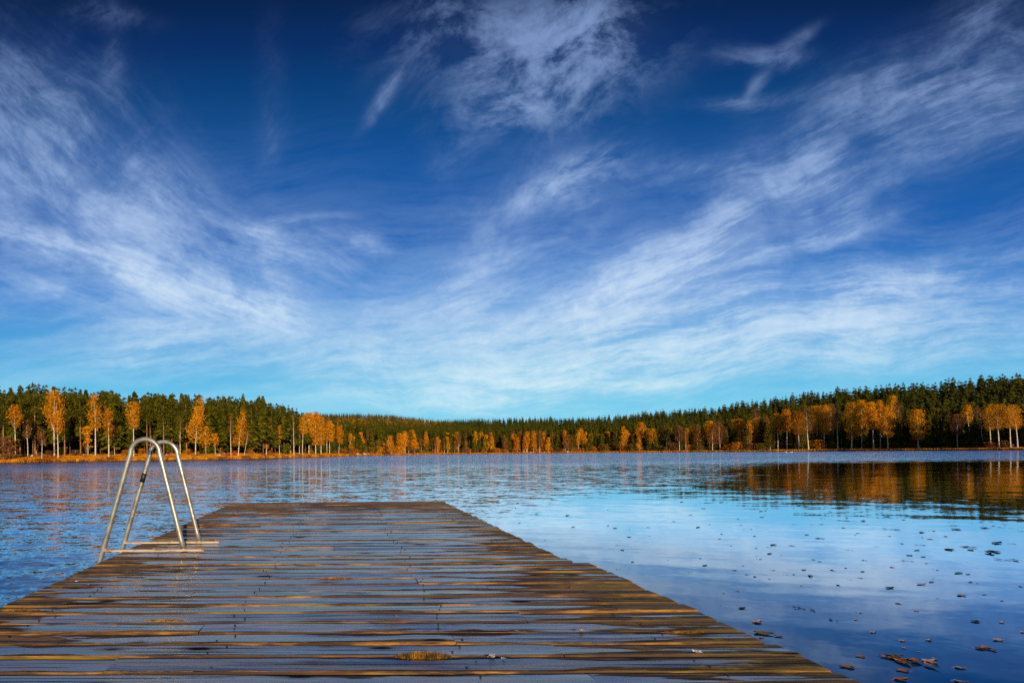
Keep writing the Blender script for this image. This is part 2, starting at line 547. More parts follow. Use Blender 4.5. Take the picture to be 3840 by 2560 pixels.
def gh(X, d):                                   # ground height on bearing X at depth d
    X = np.asarray(X, float); d = np.asarray(d, float)
    ds = shore_d(X); Dr, zr = ridge(X)
    e = d - ds
    lft = np.interp(X, [1000, 1500], [1.0, .55])
    bank = np.interp(e, [-8, -1, 0, .6, 2, 5, 12], [-3, -.5, -.06, .22, .45, .85, 1.45]) * np.where(e > 0, lft, 1)
    t = np.clip((e - 12) / np.maximum(Dr - ds - 12, 1), 0, 1)
    b0 = 1.45 * lft
    hill = b0 + (np.maximum(zr, 1.5) - b0) * (t ** 1.35)
    past = np.clip((d - Dr) / 600, 0, 1)
    return np.where(e < 12, bank, hill - past * 6)


def wxy(X, d):                                  # bearing X and depth d to world x, y
    return (np.asarray(X, float) - PX0) / FPX * d, d


rng = np.random.default_rng(7)
bx = np.unique(np.concatenate([np.linspace(-1500, 0, 12), np.arange(0, 3880, 24), np.linspace(3880, 5600, 16)]))
et = np.concatenate([[-8, -1, 0, .6, 1.3, 2, 3.5, 5, 8, 12], 12 + 1.0 * (np.linspace(0, 1, 46)[1:] ** 1.6) * 900, [1400, 2400, 4000]])
XX, EE = np.meshgrid(bx, et)
DD = shore_d(XX) + EE
HH = gh(XX, DD)
wig = rng.normal(0, 1, XX.shape) * np.interp(EE, [-1, 3, 60, 300], [0, .06, .35, .9])
HH = HH + wig
gxw, gyw = wxy(XX, DD)
V = np.stack([gxw, gyw, HH], -1).reshape(-1, 3)
nx_ = len(bx); ny_ = len(et)
ii = (np.arange(ny_ - 1)[:, None] * nx_ + np.arange(nx_ - 1)[None, :]).ravel()
F = np.stack([ii, ii + 1, ii + nx_ + 1, ii + nx_], -1)
ground = obj('ground', mesh_np('ground', V, F, M_ground, smooth=True))
tag(ground, kind='structure')

S = 4000
V = [(-S, -S, 0), (S, -S, 0), (S, S, 0), (-S, S, 0)]
lake = obj('lake', mesh_np('lake', V, np.array([[0, 1, 2, 3]]), M_lake)); tag(lake, kind='structure')
V = [(-6000, -6000, -3.0), (6000, -6000, -3.0), (6000, 6000, -3.0), (-6000, 6000, -3.0)]
bed = obj('terrain', mesh_np('lake_bed', V, np.array([[0, 1, 2, 3]]), M_bed)); tag(bed, kind='structure')

# ------------------------------------------------------------------ jetty
YAW = R(-1.0)
DZ = .35                                         # deck height over the lake
PITCH = .157
jetty = empty('wooden_jetty', (0, 0, 0), YAW)
tag(jetty, 'wet weathered plank jetty with mossy gaps reaching out over the lake', 'jetty')


def jl(X, Y, z=DZ):                              # sight line to the deck plane, in the jetty's own axes
    x, y = on_plane(X, Y, z)
    c_, s_ = math.cos(-YAW), math.sin(-YAW)
    return x * c_ - y * s_, x * s_ + y * c_


HOLES = [(*jl(190, 2276), .13, .020), (*jl(310, 2263), .14, .018), (*jl(1150, 2117), .10, .03), (*jl(3000, 2455), .14, .02)]      # rotten dark spots worn into single planks
M_deck, n, b, out = material('wet_planks')
tc = n.new('ShaderNodeTexCoord')
pos = tc.outputs['Object']
px, py, pz = n.sep(pos)
row = n.m('FLOOR', n.m('DIVIDE', n.m('ADD', py, 10.0), PITCH))
inrow = n.m('FRACT', n.m('DIVIDE', n.m('ADD', py, 10.0), PITCH))
rnd = n.new('ShaderNodeTexWhiteNoise', noise_dimensions='1D'); n.put(rnd.inputs['W'], row)
rv = rnd.outputs['Value']
rowoff = n.m('MULTIPLY', rv, 37.0)
grain = n.noise(n.xyz(n.m('ADD', n.m('MULTIPLY', px, 3.2), rowoff), n.m('MULTIPLY', py, 75.0), rowoff), 1.0, 6, .7, dist=.3)
grain2 = n.noise(n.xyz(n.m('ADD', n.m('MULTIPLY', px, 5.0), rowoff), n.m('MULTIPLY', py, 160.0), rowoff), 1.0, 3, .6)
patch = n.noise(n.xyz(n.m('ADD', n.m('MULTIPLY', px, .9), rowoff), n.m('MULTIPLY', py, 7.0), 0.0), 1.0, 4, .6, dist=.4)
blot = n.noise(n.xyz(n.m('MULTIPLY', px, .9), n.m('MULTIPLY', py, 1.1), 3.0), 1.0, 3, .55)
edge_l = n.rng(n.m('ADD', n.m('ADD', px, n.m('MULTIPLY_ADD', rv, .5, -.25)), n.m('MULTIPLY', n.m('SUBTRACT', patch, .5), 1.8)), -1.95, -1.45, 1.0, 0.0)
edge_r = n.rng(n.m('ADD', n.m('ADD', px, n.m('MULTIPLY_ADD', rv, .9, -.45)), n.m('MULTIPLY', n.m('SUBTRACT', patch, .5), 1.8)), .95, 1.65)
edge = n.m('MAXIMUM', edge_l, edge_r)
farend = n.rng(py, 7.0, 8.9)
dryf = n.m('MAXIMUM', edge, n.m('MULTIPLY', farend, 1.25))
streak = n.noise(n.xyz(n.m('ADD', n.m('MULTIPLY', px, 1.1), rowoff), n.m('MULTIPLY', py, 30.0), n.m('MULTIPLY', rv, 5.0)), 1.0, 4, .6, dist=.2)
wsum = n.m('ADD', n.m('ADD', n.m('MULTIPLY', patch, .5), n.m('MULTIPLY', blot, .25)), n.m('MULTIPLY', streak, .25))
mid = n.rng(n.m('MINIMUM', n.m('SUBTRACT', .89, inrow), inrow), 0.0, .40)      # planks are a little cupped: water films lie along their middle
wsum = n.m('ADD', wsum, n.m('MULTIPLY_ADD', rv, .06, -.03))
wsum = n.m('ADD', wsum, n.m('MULTIPLY_ADD', mid, .13, -.075))
wlev = n.m('SUBTRACT', wsum, n.m('MULTIPLY', dryf, .17))
wet = n.rng(wlev, .412, .434)
fringe = n.m('SUBTRACT', 1.0, n.m('ABSOLUTE', n.m('DIVIDE', n.m('SUBTRACT', wlev, .385), .050)), clamp=True)
# worn arrises: moss and dry fibres creep on to the face of each plank from the gaps
ragged = n.noise(n.xyz(n.m('ADD', n.m('MULTIPLY', px, 5.0), rowoff), n.m('MULTIPLY', py, 18.0), 9.0), 1.0, 5, .7)
lipd = n.m('MINIMUM', n.m('SUBTRACT', .885, inrow), inrow)
lip = n.rng(n.m('SUBTRACT', n.m('ADD', lipd, n.m('MULTIPLY', n.m('SUBTRACT', .5, ragged), .34)), n.m('MULTIPLY', dryf, .03)), .045, .005)
crack = n.rng(n.noise(n.xyz(n.m('ADD', n.m('MULTIPLY', px, .8), rowoff), n.m('MULTIPLY', py, 75.0), n.m('MULTIPLY', rv, 9.0)), 1.0, 3, .5), .60, .64)
vor = n.new('ShaderNodeTexVoronoi', feature='F1')
n.put(vor.inputs['Vector'], n.xyz(n.m('MULTIPLY', px, 1.9), n.m('MULTIPLY', py, 6.37), 0.0)); vor.inputs['Scale'].default_value = 1.0
kn = n.m('ADD', vor.outputs['Distance'], n.m('MULTIPLY', n.m('SUBTRACT', grain, .5), .12))
knot = n.rng(kn, .150, .085)
ring = n.rng(kn, .27, .15, 0, .6)
hole = None
for (hx_, hy_, ha_, hb_) in HOLES:
    hq = n.map(pos, loc=(hx_, hy_, 0), scale=(ha_, hb_, 1), typ='TEXTURE')
    hx2, hy2, _z = n.sep(hq)
    hr = n.m('ADD', n.m('SQRT', n.m('ADD', n.m('MULTIPLY', hx2, hx2), n.m('MULTIPLY', hy2, hy2))), n.m('MULTIPLY', n.m('SUBTRACT', patch, .5), 1.0))
    h1 = n.rng(hr, 1.15, .8)
    hole = h1 if hole is None else n.m('MAXIMUM', hole, h1)
matte = n.m('MAXIMUM', n.m('MAXIMUM', n.m('MAXIMUM', knot, hole), n.m('MULTIPLY', crack, .9)), n.m('MULTIPLY', fringe, .6))
wet = n.m('MULTIPLY', n.m('MULTIPLY', wet, n.m('SUBTRACT', 1.0, lip)), n.m('SUBTRACT', 1.0, matte))
n.put(b.inputs['Specular IOR Level'], n.m('MULTIPLY_ADD', matte, -.45, .5))
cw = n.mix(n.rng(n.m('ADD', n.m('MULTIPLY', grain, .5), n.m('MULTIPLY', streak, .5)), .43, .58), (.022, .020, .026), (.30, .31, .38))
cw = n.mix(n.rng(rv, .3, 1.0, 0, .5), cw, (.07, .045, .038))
cd = n.mix(n.rng(n.m('ADD', n.m('MULTIPLY', grain, .5), n.m('MULTIPLY', streak, .5)), .43, .58), (.022, .012, .006), (.30, .150, .045))
cd = n.mix(n.m('MULTIPLY', n.rng(blot, .5, .62), farend), cd, (.27, .12, .035))
cd = n.mix(n.rng(n.m('ADD', px, n.m('MULTIPLY', n.m('SUBTRACT', patch, .5), .8)), 1.35, 1.8, 0, .62), cd, (.15, .105, .014))
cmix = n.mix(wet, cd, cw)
cmix = n.mix(n.m('MULTIPLY', fringe, .80), cmix, (.012, .008, .006))
cmix = n.mix(crack, cmix, (.010, .007, .006))
moss = n.m('MULTIPLY', n.rng(n.noise(n.map(pos, scale=(6, 14, 1)), 1.0, 5, .75), .52, .66), n.m('MAXIMUM', n.rng(px, -1.6, -2.05), n.m('MULTIPLY', n.rng(px, 1.1, 1.85), .85)))
cmix = n.mix(moss, cmix, (.26, .17, .006))
cmix = n.mix(ring, cmix, (.055, .026, .016))
cmix = n.mix(n.m('MAXIMUM', knot, hole), cmix, (.008, .006, .005))
speck = n.rng(n.noise(n.map(pos, scale=(26, 42, 1)), 1.0, 2, .5), .70, .76, 0, .7)
cmix = n.mix(speck, cmix, (.018, .012, .012))
lipc = n.mix(n.rng(grain2, .35, .65), (.10, .045, .010), (.50, .26, .05))
lipc = n.mix(n.rng(blot, .45, .6, 0, .7), lipc, (.22, .16, .012))
cmix = n.mix(n.m('MULTIPLY', lip, .92), cmix, lipc)
rough = n.m('ADD', n.m('MULTIPLY', n.m('SUBTRACT', 1.0, wet), .45), n.m('MULTIPLY_ADD', streak, .45, .02))
bmp = n.new('ShaderNodeBump'); bmp.inputs['Strength'].default_value = .8; bmp.inputs['Distance'].default_value = .004
n.put(bmp.inputs['Height'], n.m('ADD', n.m('ADD', grain, n.m('MULTIPLY', grain2, .4)), n.m('MULTIPLY', streak, .8)))
setp(n, b, Base_Color=cmix, Roughness=rough)
b.inputs['IOR'].default_value = 1.5
n.put(b.inputs['Normal'], bmp.outputs[0])
n.put(b.inputs['Coat Weight'], n.m('MULTIPLY', n.m('MULTIPLY', wet, n.m('SUBTRACT', 1.0, ring)), n.rng(n.m('ADD', n.m('MULTIPLY', streak, .5), n.m('MULTIPLY', grain, .5)), .36, .60, 1.0, .35)))
n.put(b.inputs['Coat Roughness'], n.rng(streak, .35, .65, .10, .26))
b.inputs['Coat IOR'].default_value = 2.7

M_side, n, b, out = material('mossy_plank_edges')
tc = n.new('ShaderNodeTexCoord')
pos = tc.outputs['Object']
q1 = n.noise(n.map(pos, scale=(3.0, 40, 40)), 1.0, 5, .7)
q2 = n.noise(n.map(pos, scale=(1.1, 7.0, 5)), 1.0, 4, .6)
c = n.mix(n.rng(q1, .40, .66), (.040, .016, .005), (.46, .20, .032))
c = n.mix(n.rng(q2, .50, .68, 0, .9), c, (.24, .15, .008))
c = n.mix(n.rng(n.noise(n.map(pos, scale=(1.3, 9.0, 3)), 1.0, 4, .6), .44, .56, 0, .90), c, (.045, .020, .010))
setp(n, b, Base_Color=c, Roughness=.85)

M_gapshade = bark('gap_shade_edge', (.045, .024, .012), (.010, .007, .005), (4, 30, 30))  # dirty far plank edges, painted darker to put gap shade in the colour
M_nail, n, b, out = material('nail_iron')
setp(n, b, Base_Color=(.02, .014, .012), Roughness=.6, Metallic=.4)
M_beam = bark('jetty_beam', (.16, .10, .05), (.06, .045, .02), (1, 20, 20))
M_dark, n, b, out = material('knot_hole')
setp(n, b, Base_Color=(.006, .004, .003), Roughness=.5)

pr = random.Random(11)
g = Geo()
YEND = 9.19
nrow0, nrow1 = int(math.floor((-2.5 + 10) / PITCH)), int(math.floor((YEND + 10) / PITCH))
BT = .034
STEP_Y = 4.13
for r_ in range(nrow0, nrow1 + 1):
    y0 = r_ * PITCH - 10
    w_ = PITCH - pr.uniform(.016, .027)
    xl = -2.175 + pr.uniform(-.012, .012)
    wide = y0 < STEP_Y
    xr = (2.075 if wide else 1.925) + pr.uniform(-.014, .014) + (.02 if pr.random() < .12 else 0)
    cuts = [xl, xr]
    if pr.random() < .45:
        cuts = [xl, pr.choice((-1.07, -.82, -.1, .55, 1.0)) + pr.uniform(-.04, .04), xr]
    for a_, b_ in zip(cuts[:-1], cuts[1:]):
        b_ = b_ - (.004 if b_ != xr else 0)
        ns = max(3, int((b_ - a_) / .16))
        dz0 = pr.uniform(-.0050, .0050); tilt = pr.uniform(-.0045, .0045); cup = pr.uniform(-.0030, .0015)
        ph = pr.uniform(0, 6); k_ = pr.uniform(1.2, 3.2); ph2 = pr.uniform(0, 6)
        prof = [(0, -1.0, 1), (0, -.28, 1), (.028, -.07, 1), (.075, 0, 0), (.30, .35, 0), (.5, .5, 0), (.70, .35, 0), (.925, 0, 0), (.972, -.07, 1), (1, -.28, 1), (1, -1.0, 1)]
        V, F, Mx = [], [], []
        for i in range(ns + 1):
            x = a_ + (b_ - a_) * i / ns
            wob = .0032 * math.sin(k_ * x + ph) + pr.uniform(-.0016, .0016)
            wz = .0022 * math.sin(1.7 * x + ph2)
            for (u, v, _) in prof:
                e_ = pr.uniform(-.0018, .0018) if v < 0 else 0
                z = DZ + dz0 + wz + (tilt * (u - .5) * 2) + (cup * v * 2 if v > 0 else v * (BT if v <= -1 else .030 if v == -.28 else .022))
                V.append((x, y0 + w_ * u + wob + e_, z))
        L = len(prof)
        for i in range(ns):
            for j in range(L - 1):
                F.append((i * L + j, (i + 1) * L + j, (i + 1) * L + j + 1, i * L + j + 1)[::-1])
                Mx.append(1 if j < 2 else 3 if j > L - 5 else 0)
        F.append(tuple(range(L))); Mx.append(1)
        F.append(tuple(ns * L + k for k in range(L))[::-1]); Mx.append(1)
        o_ = len(g.V)
        g.V += V; g.F += [tuple(q + o_ for q in f) for f in F]; g.M += Mx
    for bxn in (-1.75, -.62, .55, 1.6):           # nail heads over the beams
        for fy in (.27, .73):
            if pr.random() < .72:
                nxp, nyp = bxn + pr.uniform(-.05, .05), y0 + w_ * fy + pr.uniform(-.008, .008)
                rr = pr.uniform(.0034, .0055)
                zz = DZ + .0062
                V = [(nxp + rr * math.cos(t * math.pi / 3), nyp + rr * math.sin(t * math.pi / 3), zz) for t in range(6)] + \
                    [(nxp + rr * math.cos(t * math.pi / 3), nyp + rr * math.sin(t * math.pi / 3), zz - .012) for t in range(6)]
                g.add(V, [tuple(range(6))] + [(t, t + 6, (t + 1) % 6 + 6, (t + 1) % 6) for t in range(6)], 2)
me = g.mesh('planks', [M_deck, M_side, M_nail, M_gapshade])
obj('planks', me, jetty)
g = Geo(); g.box(-2.05, -1.93, -2.4, YEND - .06, DZ - .24, DZ - BT - .003); obj('side_beam', g.mesh('side_beam', M_beam), jetty)
g = Geo(); g.box(1.70, 1.82, -2.4, YEND - .06, DZ - .24, DZ - BT - .003); obj('side_beam', g.mesh('side_beam', M_beam), jetty)
for bxn in (-.62, .55):
    g = Geo(); g.box(bxn - .05, bxn + .05, -2.4, YEND - .08, DZ - .20, DZ - BT - .003); obj('joist', g.mesh('joist', M_beam), jetty)
for yy in (-1.5, 1.6, 5.0, 8.6):
    for xx in (-1.86, 1.63):
        g = Geo(); g.tube([(xx, yy, -3.1), (xx, yy, DZ - .06)], .065, 10); obj('pile', g.mesh('pile', M_beam), jetty)

# ------------------------------------------------------------------ swim ladder
M_tube, n, b, out = material('galvanised_tube')
tc = n.new('ShaderNodeTexCoord')
sp = n.noise(n.map(tc.outputs['Object'], scale=(9, 9, 9)), 1.0, 5, .7)
sp2 = n.noise(n.map(tc.outputs['Object'], scale=(40, 40, 12)), 1.0, 3, .7)
c = n.mix(n.rng(sp, .42, .66), (.52, .48, .40), (.30, .25, .19))
c = n.mix(n.rng(sp2, .62, .72, 0, .7), c, (.20, .12, .07))
setp(n, b, Base_Color=c, Metallic=.65, Roughness=n.m('MULTIPLY_ADD', sp, .25, .24))
M_flat, n, b, out = material('rusty_flat_bar')
tc = n.new('ShaderNodeTexCoord')
sp = n.noise(n.map(tc.outputs['Object'], scale=(8, 30, 30)), 1.0, 5, .7)
setp(n, b, Base_Color=n.mix(n.rng(sp, .48, .66), (.66, .50, .36), (.34, .15, .06)), Metallic=.35, Roughness=.5)
M_tape, n, b, out = material('black_tape')
setp(n, b, Base_Color=(.012, .014, .012), Roughness=.5)

ladder = empty('swim_ladder', (0, 0, 0), YAW)
tag(ladder, 'steel tube swim ladder with two arched handrails on the left edge of the jetty', 'ladder')
TR = .024


def arch(yb, xl, xr, xtl, xtr, ztop, yl=0.0):
    """one handrail: up from the deck, over and down past the edge into the water"""
    zc = ztop - (xtr - xtl) / 2 * .95
    pts = [(xr, yb, DZ + .012)]
    for t in np.linspace(.12, .96, 7):
        pts.append((xr + (xtr - xr) * t, yb, DZ + (zc - DZ) * t))
    cx, rx = (xtl + xtr) / 2, (xtr - xtl) / 2
    for a_ in np.linspace(0, math.pi, 19):
        pts.append((cx + rx * math.cos(a_), yb, zc + rx * .95 * math.sin(a_)))
    for t in np.linspace(.04, 1.0, 12):
        pts.append((xtl + (xl - xtl) * t * 1.0, yb, zc + (DZ - zc) * t))
    dxdz = (xl - xtl) / (DZ - zc)
    for z_ in (.1, -.3, -.8):
        pts.append((xl + dxdz * (z_ - DZ), yb, z_))
    return pts


LY = (4.70, 5.12)
geo1 = arch(LY[0], -2.385, -1.575, -2.095, -1.808, DZ + 1.108)
geo2 = arch(LY[1], -2.365, -1.545, -2.075, -1.775, DZ + 1.092)
for pth, yb in ((geo1, LY[0]), (geo2, LY[1])):
    g = Geo(); g.tube(pth, TR, 18)
    hr = obj('handrail', g.mesh('handrail', M_tube, smooth=True), ladder)
    if yb == LY[1]:
        k0 = None
        lft = [p for p in pth if p[0] <= -2.03 and p[2] < DZ + .95]
        pa, pb = Vector(pth[27]), Vector(pth[38])
        dd = (pb - pa).normalized()
        g = Geo(); st = pa + dd * .16; g.tube([st, st + dd * .10], TR + .002, 18)
        obj('tape_band', g.mesh('tape_band', M_tape, smooth=True), hr)
for yb, x0, x1 in ((LY[0] - .031, -2.36, -1.365), (LY[1] - .031, -2.345, -1.325)):
    g = Geo(); g.box(x0, x1, yb - .024, yb + .024, DZ + .012, DZ + .030)
    for q in (.02, .5, .96):
        cx = x0 + (x1 - x0) * q
        g.tube([(cx, yb, DZ + .0305), (cx, yb, DZ + .038)], .009, 6)
    obj('foot_bar', g.mesh('foot_bar', M_flat), ladder)
for pth in (geo1, geo2):
    g = Geo(); p = Vector(pth[0]); g.tube([p + Vector((0, 0, -.006)), p + Vector((0, 0, .022))], TR + .012, 16)
    obj('foot_plate', g.mesh('foot_plate', M_tube, smooth=False), ladder)
for z_ in (.06, -.22, -.5):
    g = Geo(); xx = -2.385 + (-2.385 + 2.085) / (.35 - 1.3) * (z_ - DZ)
    g.box(xx - .04, xx + .04, LY[0] + .01, LY[1] - .01, z_, z_ + .02); obj('step', g.mesh('step', M_tube), ladder)

# ------------------------------------------------------------------ trees
def kite(base, dirv, side, L, W, sag):
    """a drooping spray: base, two shoulders, tip; arrays (n,3), L,W,sag (n,)"""
    L = L[:, None]; W = W[:, None]; sag = sag[:, None]
    z = np.array([0, 0, 1.0])
    mid = base + dirv * L * .5 - z * sag * .35
    tip = base + dirv * L - z * sag
    return np.stack([base, mid + side * W * .5, tip, mid - side * W * .5], 1).reshape(-1, 3)


def spruce_crown(rg, H, zb, Rm, whorls, per, twigs=2):
    Vs = []
    t = (np.arange(whorls) + rg.uniform(-.3, .3, whorls)) / whorls
    t = np.clip(t, 0, 1)
    for ti in t:
        z = zb + (H - zb) * ti
        R0 = Rm * min(1.0, (1 - ti) ** .72 * 1.05 + .04) * min(1.0, .62 + ti * 3) * rg.uniform(.82, 1.12)
        k = max(3, int(per * (1 - .55 * ti)))
        a = rg.uniform(0, 2 * math.pi) + np.arange(k) * 2 * math.pi / k + rg.normal(0, .25, k)
        L = R0 * rg.uniform(.62, 1.22, k)
        d_ = np.stack([np.cos(a), np.sin(a), np.zeros(k)], 1)
        s_ = np.stack([-np.sin(a), np.cos(a), rg.normal(0, .25, k)], 1)
        b_ = np.tile([0, 0, z], (k, 1)) + np.stack([rg.normal(0, .05, k), rg.normal(0, .05, k), rg.normal(0, .12, k)], 1)
        Vs.append(kite(b_, d_, s_, L, L * rg.uniform(.40, .7, k), L * rg.uniform(.28, .6, k)))
        # outer skirt of the whorl, hanging down over the one below
        ks = k + 3
        a2 = rg.uniform(0, 6.28) + np.arange(ks) * 2 * math.pi / ks + rg.normal(0, .3, ks)
        Ls = (R0 * .95 + .35) * rg.uniform(.7, 1.15, ks)
        d2 = np.stack([np.cos(a2) * .78, np.sin(a2) * .78, -.62 * np.ones(ks)], 1)
        s2 = np.stack([-np.sin(a2), np.cos(a2), rg.normal(0, .3, ks)], 1)
        b2 = np.tile([0, 0, z + .45 + R0 * .12], (ks, 1)) + d2 * (R0 * .18)
        Vs.append(kite(b2, d2, s2, Ls, np.minimum(Ls * .75, 1.1) * rg.uniform(.7, 1.1, ks), Ls * rg.uniform(0, .25, ks)))
        for q in range(twigs):                   # hanging sprays along the bough
            f = rg.uniform(.35, .9, k)
            bb = b_ + d_ * (L * f)[:, None] - np.array([0, 0, 1.0]) * (L * f * .35)[:, None]
            dd = d_ * .45 + np.stack([rg.normal(0, .45, k), rg.normal(0, .45, k), -.55 * np.ones(k)], 1)
            ss = np.stack([-np.sin(a), np.cos(a), np.zeros(k)], 1) + rg.normal(0, .35, (k, 3))
            l2 = .22 + L * .38
            Vs.append(kite(bb, dd, ss, l2, l2 * .75, l2 * .2))
    # leader
    a = rg.uniform(0, 6.28, 3)
    for q in a:
        Vs.append(kite(np.array([[0, 0, H - .9]]), np.array([[0, 0, 1.0]]), np.array([[math.cos(q), math.sin(q), 0]]), np.array([.9]), np.array([.5]), np.array([0.])))
    V = np.concatenate(Vs)
    F = np.arange(len(V)).reshape(-1, 4)
    return V, F


def trunk_mesh(name, H, r0, r1, mat, rg, lean=(0, 0), bend=.0, limbs=0, zl=.5, lr=1.5, sides=7, fork=None):
    g = Geo()
    k = 9
    ph = rg.uniform(0, 6.28)
    def at(t):
        w_ = bend * math.sin(t * 3.6 + ph) * t
        return Vector((lean[0] * t ** 1.15 + w_, lean[1] * t, H * t))
    pts = [at(i / k) for i in range(k + 1)]
    pts[0].z = -.4
    rad = [r0 * 1.25] + [r0 + (r1 - r0) * i / k for i in range(1, k + 1)]
    g.tube(pts, rad, sides)
    for i in range(limbs):
        t = zl + (1 - zl) * (i + .3) / limbs * .92
        p = at(t); a = rg.uniform(0, 6.28)
        L = lr * (1 - .5 * (t - zl) / (1 - zl)) * rg.uniform(.7, 1.1)
        d_ = Vector((math.cos(a), math.sin(a), rg.uniform(.5, 1.1)))
        rr = max(.018, (r0 + (r1 - r0) * t) * .40)
        g.tube([p, p + d_ * L * .5, p + d_ * L * .8 + Vector((0, 0, L * .2))], [rr, rr * .7, rr * .35], 4, cap=False)
    if fork:
        for (t0, ddx, top) in fork:
            p = at(t0); q = Vector((p.x + ddx, p.y, H * top))
            g.tube([p, p.lerp(q, .45) + Vector((ddx * .25, 0, 0)), q], [r0 * .6, r0 * .45, r0 * .2], 6, cap=False)
    return g.mesh(name, mat, smooth=True), at


def leaf_crown(rg, at, H, zb, W, shape, n_cl, n_lf, ls, holes=.0, twig=False):
    """leaf-sized faces gathered in clumps around the limbs: at() is the stem, W the crown width"""
    cs = []
    for i in range(n_cl):
        t = rg.uniform(0, 1)
        if shape == 'dome':
            w_ = math.sqrt(max(0, 1 - (max(0, t - .35) / .67) ** 2)) * (.55 + .45 * min(1, t / .4))
        elif shape == 'cone':
            w_ = (1 - t) ** .75 * (.55 + .45 * min(1, t / .18)) + .06
        elif shape == 'oval':
            w_ = math.sqrt(max(.02, 1 - ((t - .45) / .56) ** 2))
        else:
            w_ = .55 + .3 * math.sin(t * 9)
        zz = (zb + (H - zb) * t) / H
        p = at(min(zz, 1.0))
        a = rg.uniform(0, 6.28); rr = W * .5 * w_ * math.sqrt(rg.uniform(.08, 1)) * .86
        cs.append((p.x + math.cos(a) * rr, p.y + math.sin(a) * rr, zb + (H - zb) * t, w_))
    cs = np.array(cs)
    sp_ = W * .075 + .14
    cl = np.repeat(cs[:, :3], n_lf, 0)
    m_ = len(cl)
    off = rg.normal(0, 1, (m_, 3)) * np.array([sp_, sp_, sp_ * (1.25 if shape != 'layer' else .35)])
    P_ = cl + off
    P_[:, 2] = np.clip(P_[:, 2], zb * .9, H * 1.01)
    nrm_ = rg.normal(0, 1, (m_, 3)); nrm_ /= np.linalg.norm(nrm_, axis=1)[:, None]
    if twig:
        nrm_[:, 2] = np.abs(nrm_[:, 2]) + .9
        nrm_ /= np.linalg.norm(nrm_, axis=1)[:, None]
    t2 = np.cross(nrm_, rg.normal(0, 1, (m_, 3))); t2 /= np.linalg.norm(t2, axis=1)[:, None] + 1e-6
    t3 = np.cross(nrm_, t2)
    s_ = ls * rg.uniform(.6, 1.3, m_)[:, None]
    if twig:
        Vq = np.stack([P_ - nrm_ * s_ * 1.8, P_ + t2 * s_ * .13, P_ + nrm_ * s_ * 1.8, P_ - t2 * s_ * .13], 1).reshape(-1, 3)
    else:
        Vq = np.stack([P_ - t2 * s_, P_ - t3 * s_ * .62, P_ + t2 * s_, P_ + t3 * s_ * .62], 1).reshape(-1, 3)
    return Vq, np.arange(len(Vq)).reshape(-1, 4)


CROWN_MAT = {'o': M_orange, 'y': M_yellow, 'g': M_olive, 'b': M_brown, 'r': M_redshrub}
rg = np.random.default_rng(21)


def place(X, back):
    d = float(shore_d(X)) + back
    x, y = wxy(X, d)
    return float(x), float(y), float(gh(X, d)), d


def tree_height(X, d, z, Ytop):
    return CH + (float(hor(X)) - Ytop) * d / FPX - z


def broad_tree(name, X, back, Ytop, wpx, cfrac, col, shape, label, cat='tree', group=None, lean=0.0, barkm=None, dens=1.0, fork=None, bend=.25, r=None):
    """X, Ytop: bearing and apex height of the real tree; wpx its crown width on the same scale"""
    x, y, z, d = place(X, back)
    H = tree_height(X, d, z, Ytop)
    W = wpx * d / FPX
    t = empty(name, (x, y, z), rg.uniform(-.2, .2)); tag(t, label, cat, group)
    r0 = r if r else max(.09, H * .0125)
    lm = H * lean
    tw = col == 'b'
    tm, at = trunk_mesh('trunk', H * (.93 if not tw else .90), r0, .03, barkm or M_birch, rg, (lm, 0), bend, limbs=9 if H > 6 else 5, zl=cfrac * .95, lr=W * .42, fork=fork)
    obj('trunk', tm, t)
    vol = max(1.0, (W / 3.0) ** 1.25 * (H * (1 - cfrac) / 8) ** .8)
    n_cl = int(max(10, 44 * vol * dens)); n_lf = 22 if not tw else 18
    n_cl = min(n_cl, 120)
    ls = .17 if d < 200 else .24
    if d > 280: ls = .30; n_lf = 16
    V_, F_ = leaf_crown(rg, at, H, H * cfrac, W, shape, n_cl, n_lf, ls, twig=tw)
    obj('crown', mesh_np('crown', V_, F_, CROWN_MAT[col]), t)
    if tw:                                        # a few leaves still hang on
        V_, F_ = leaf_crown(rg, at, H, H * cfrac, W, shape, max(6, n_cl // 4), 10, ls * .8)
        obj('last_leaves', mesh_np('last_leaves', V_, F_, M_shrub), t)
    return t


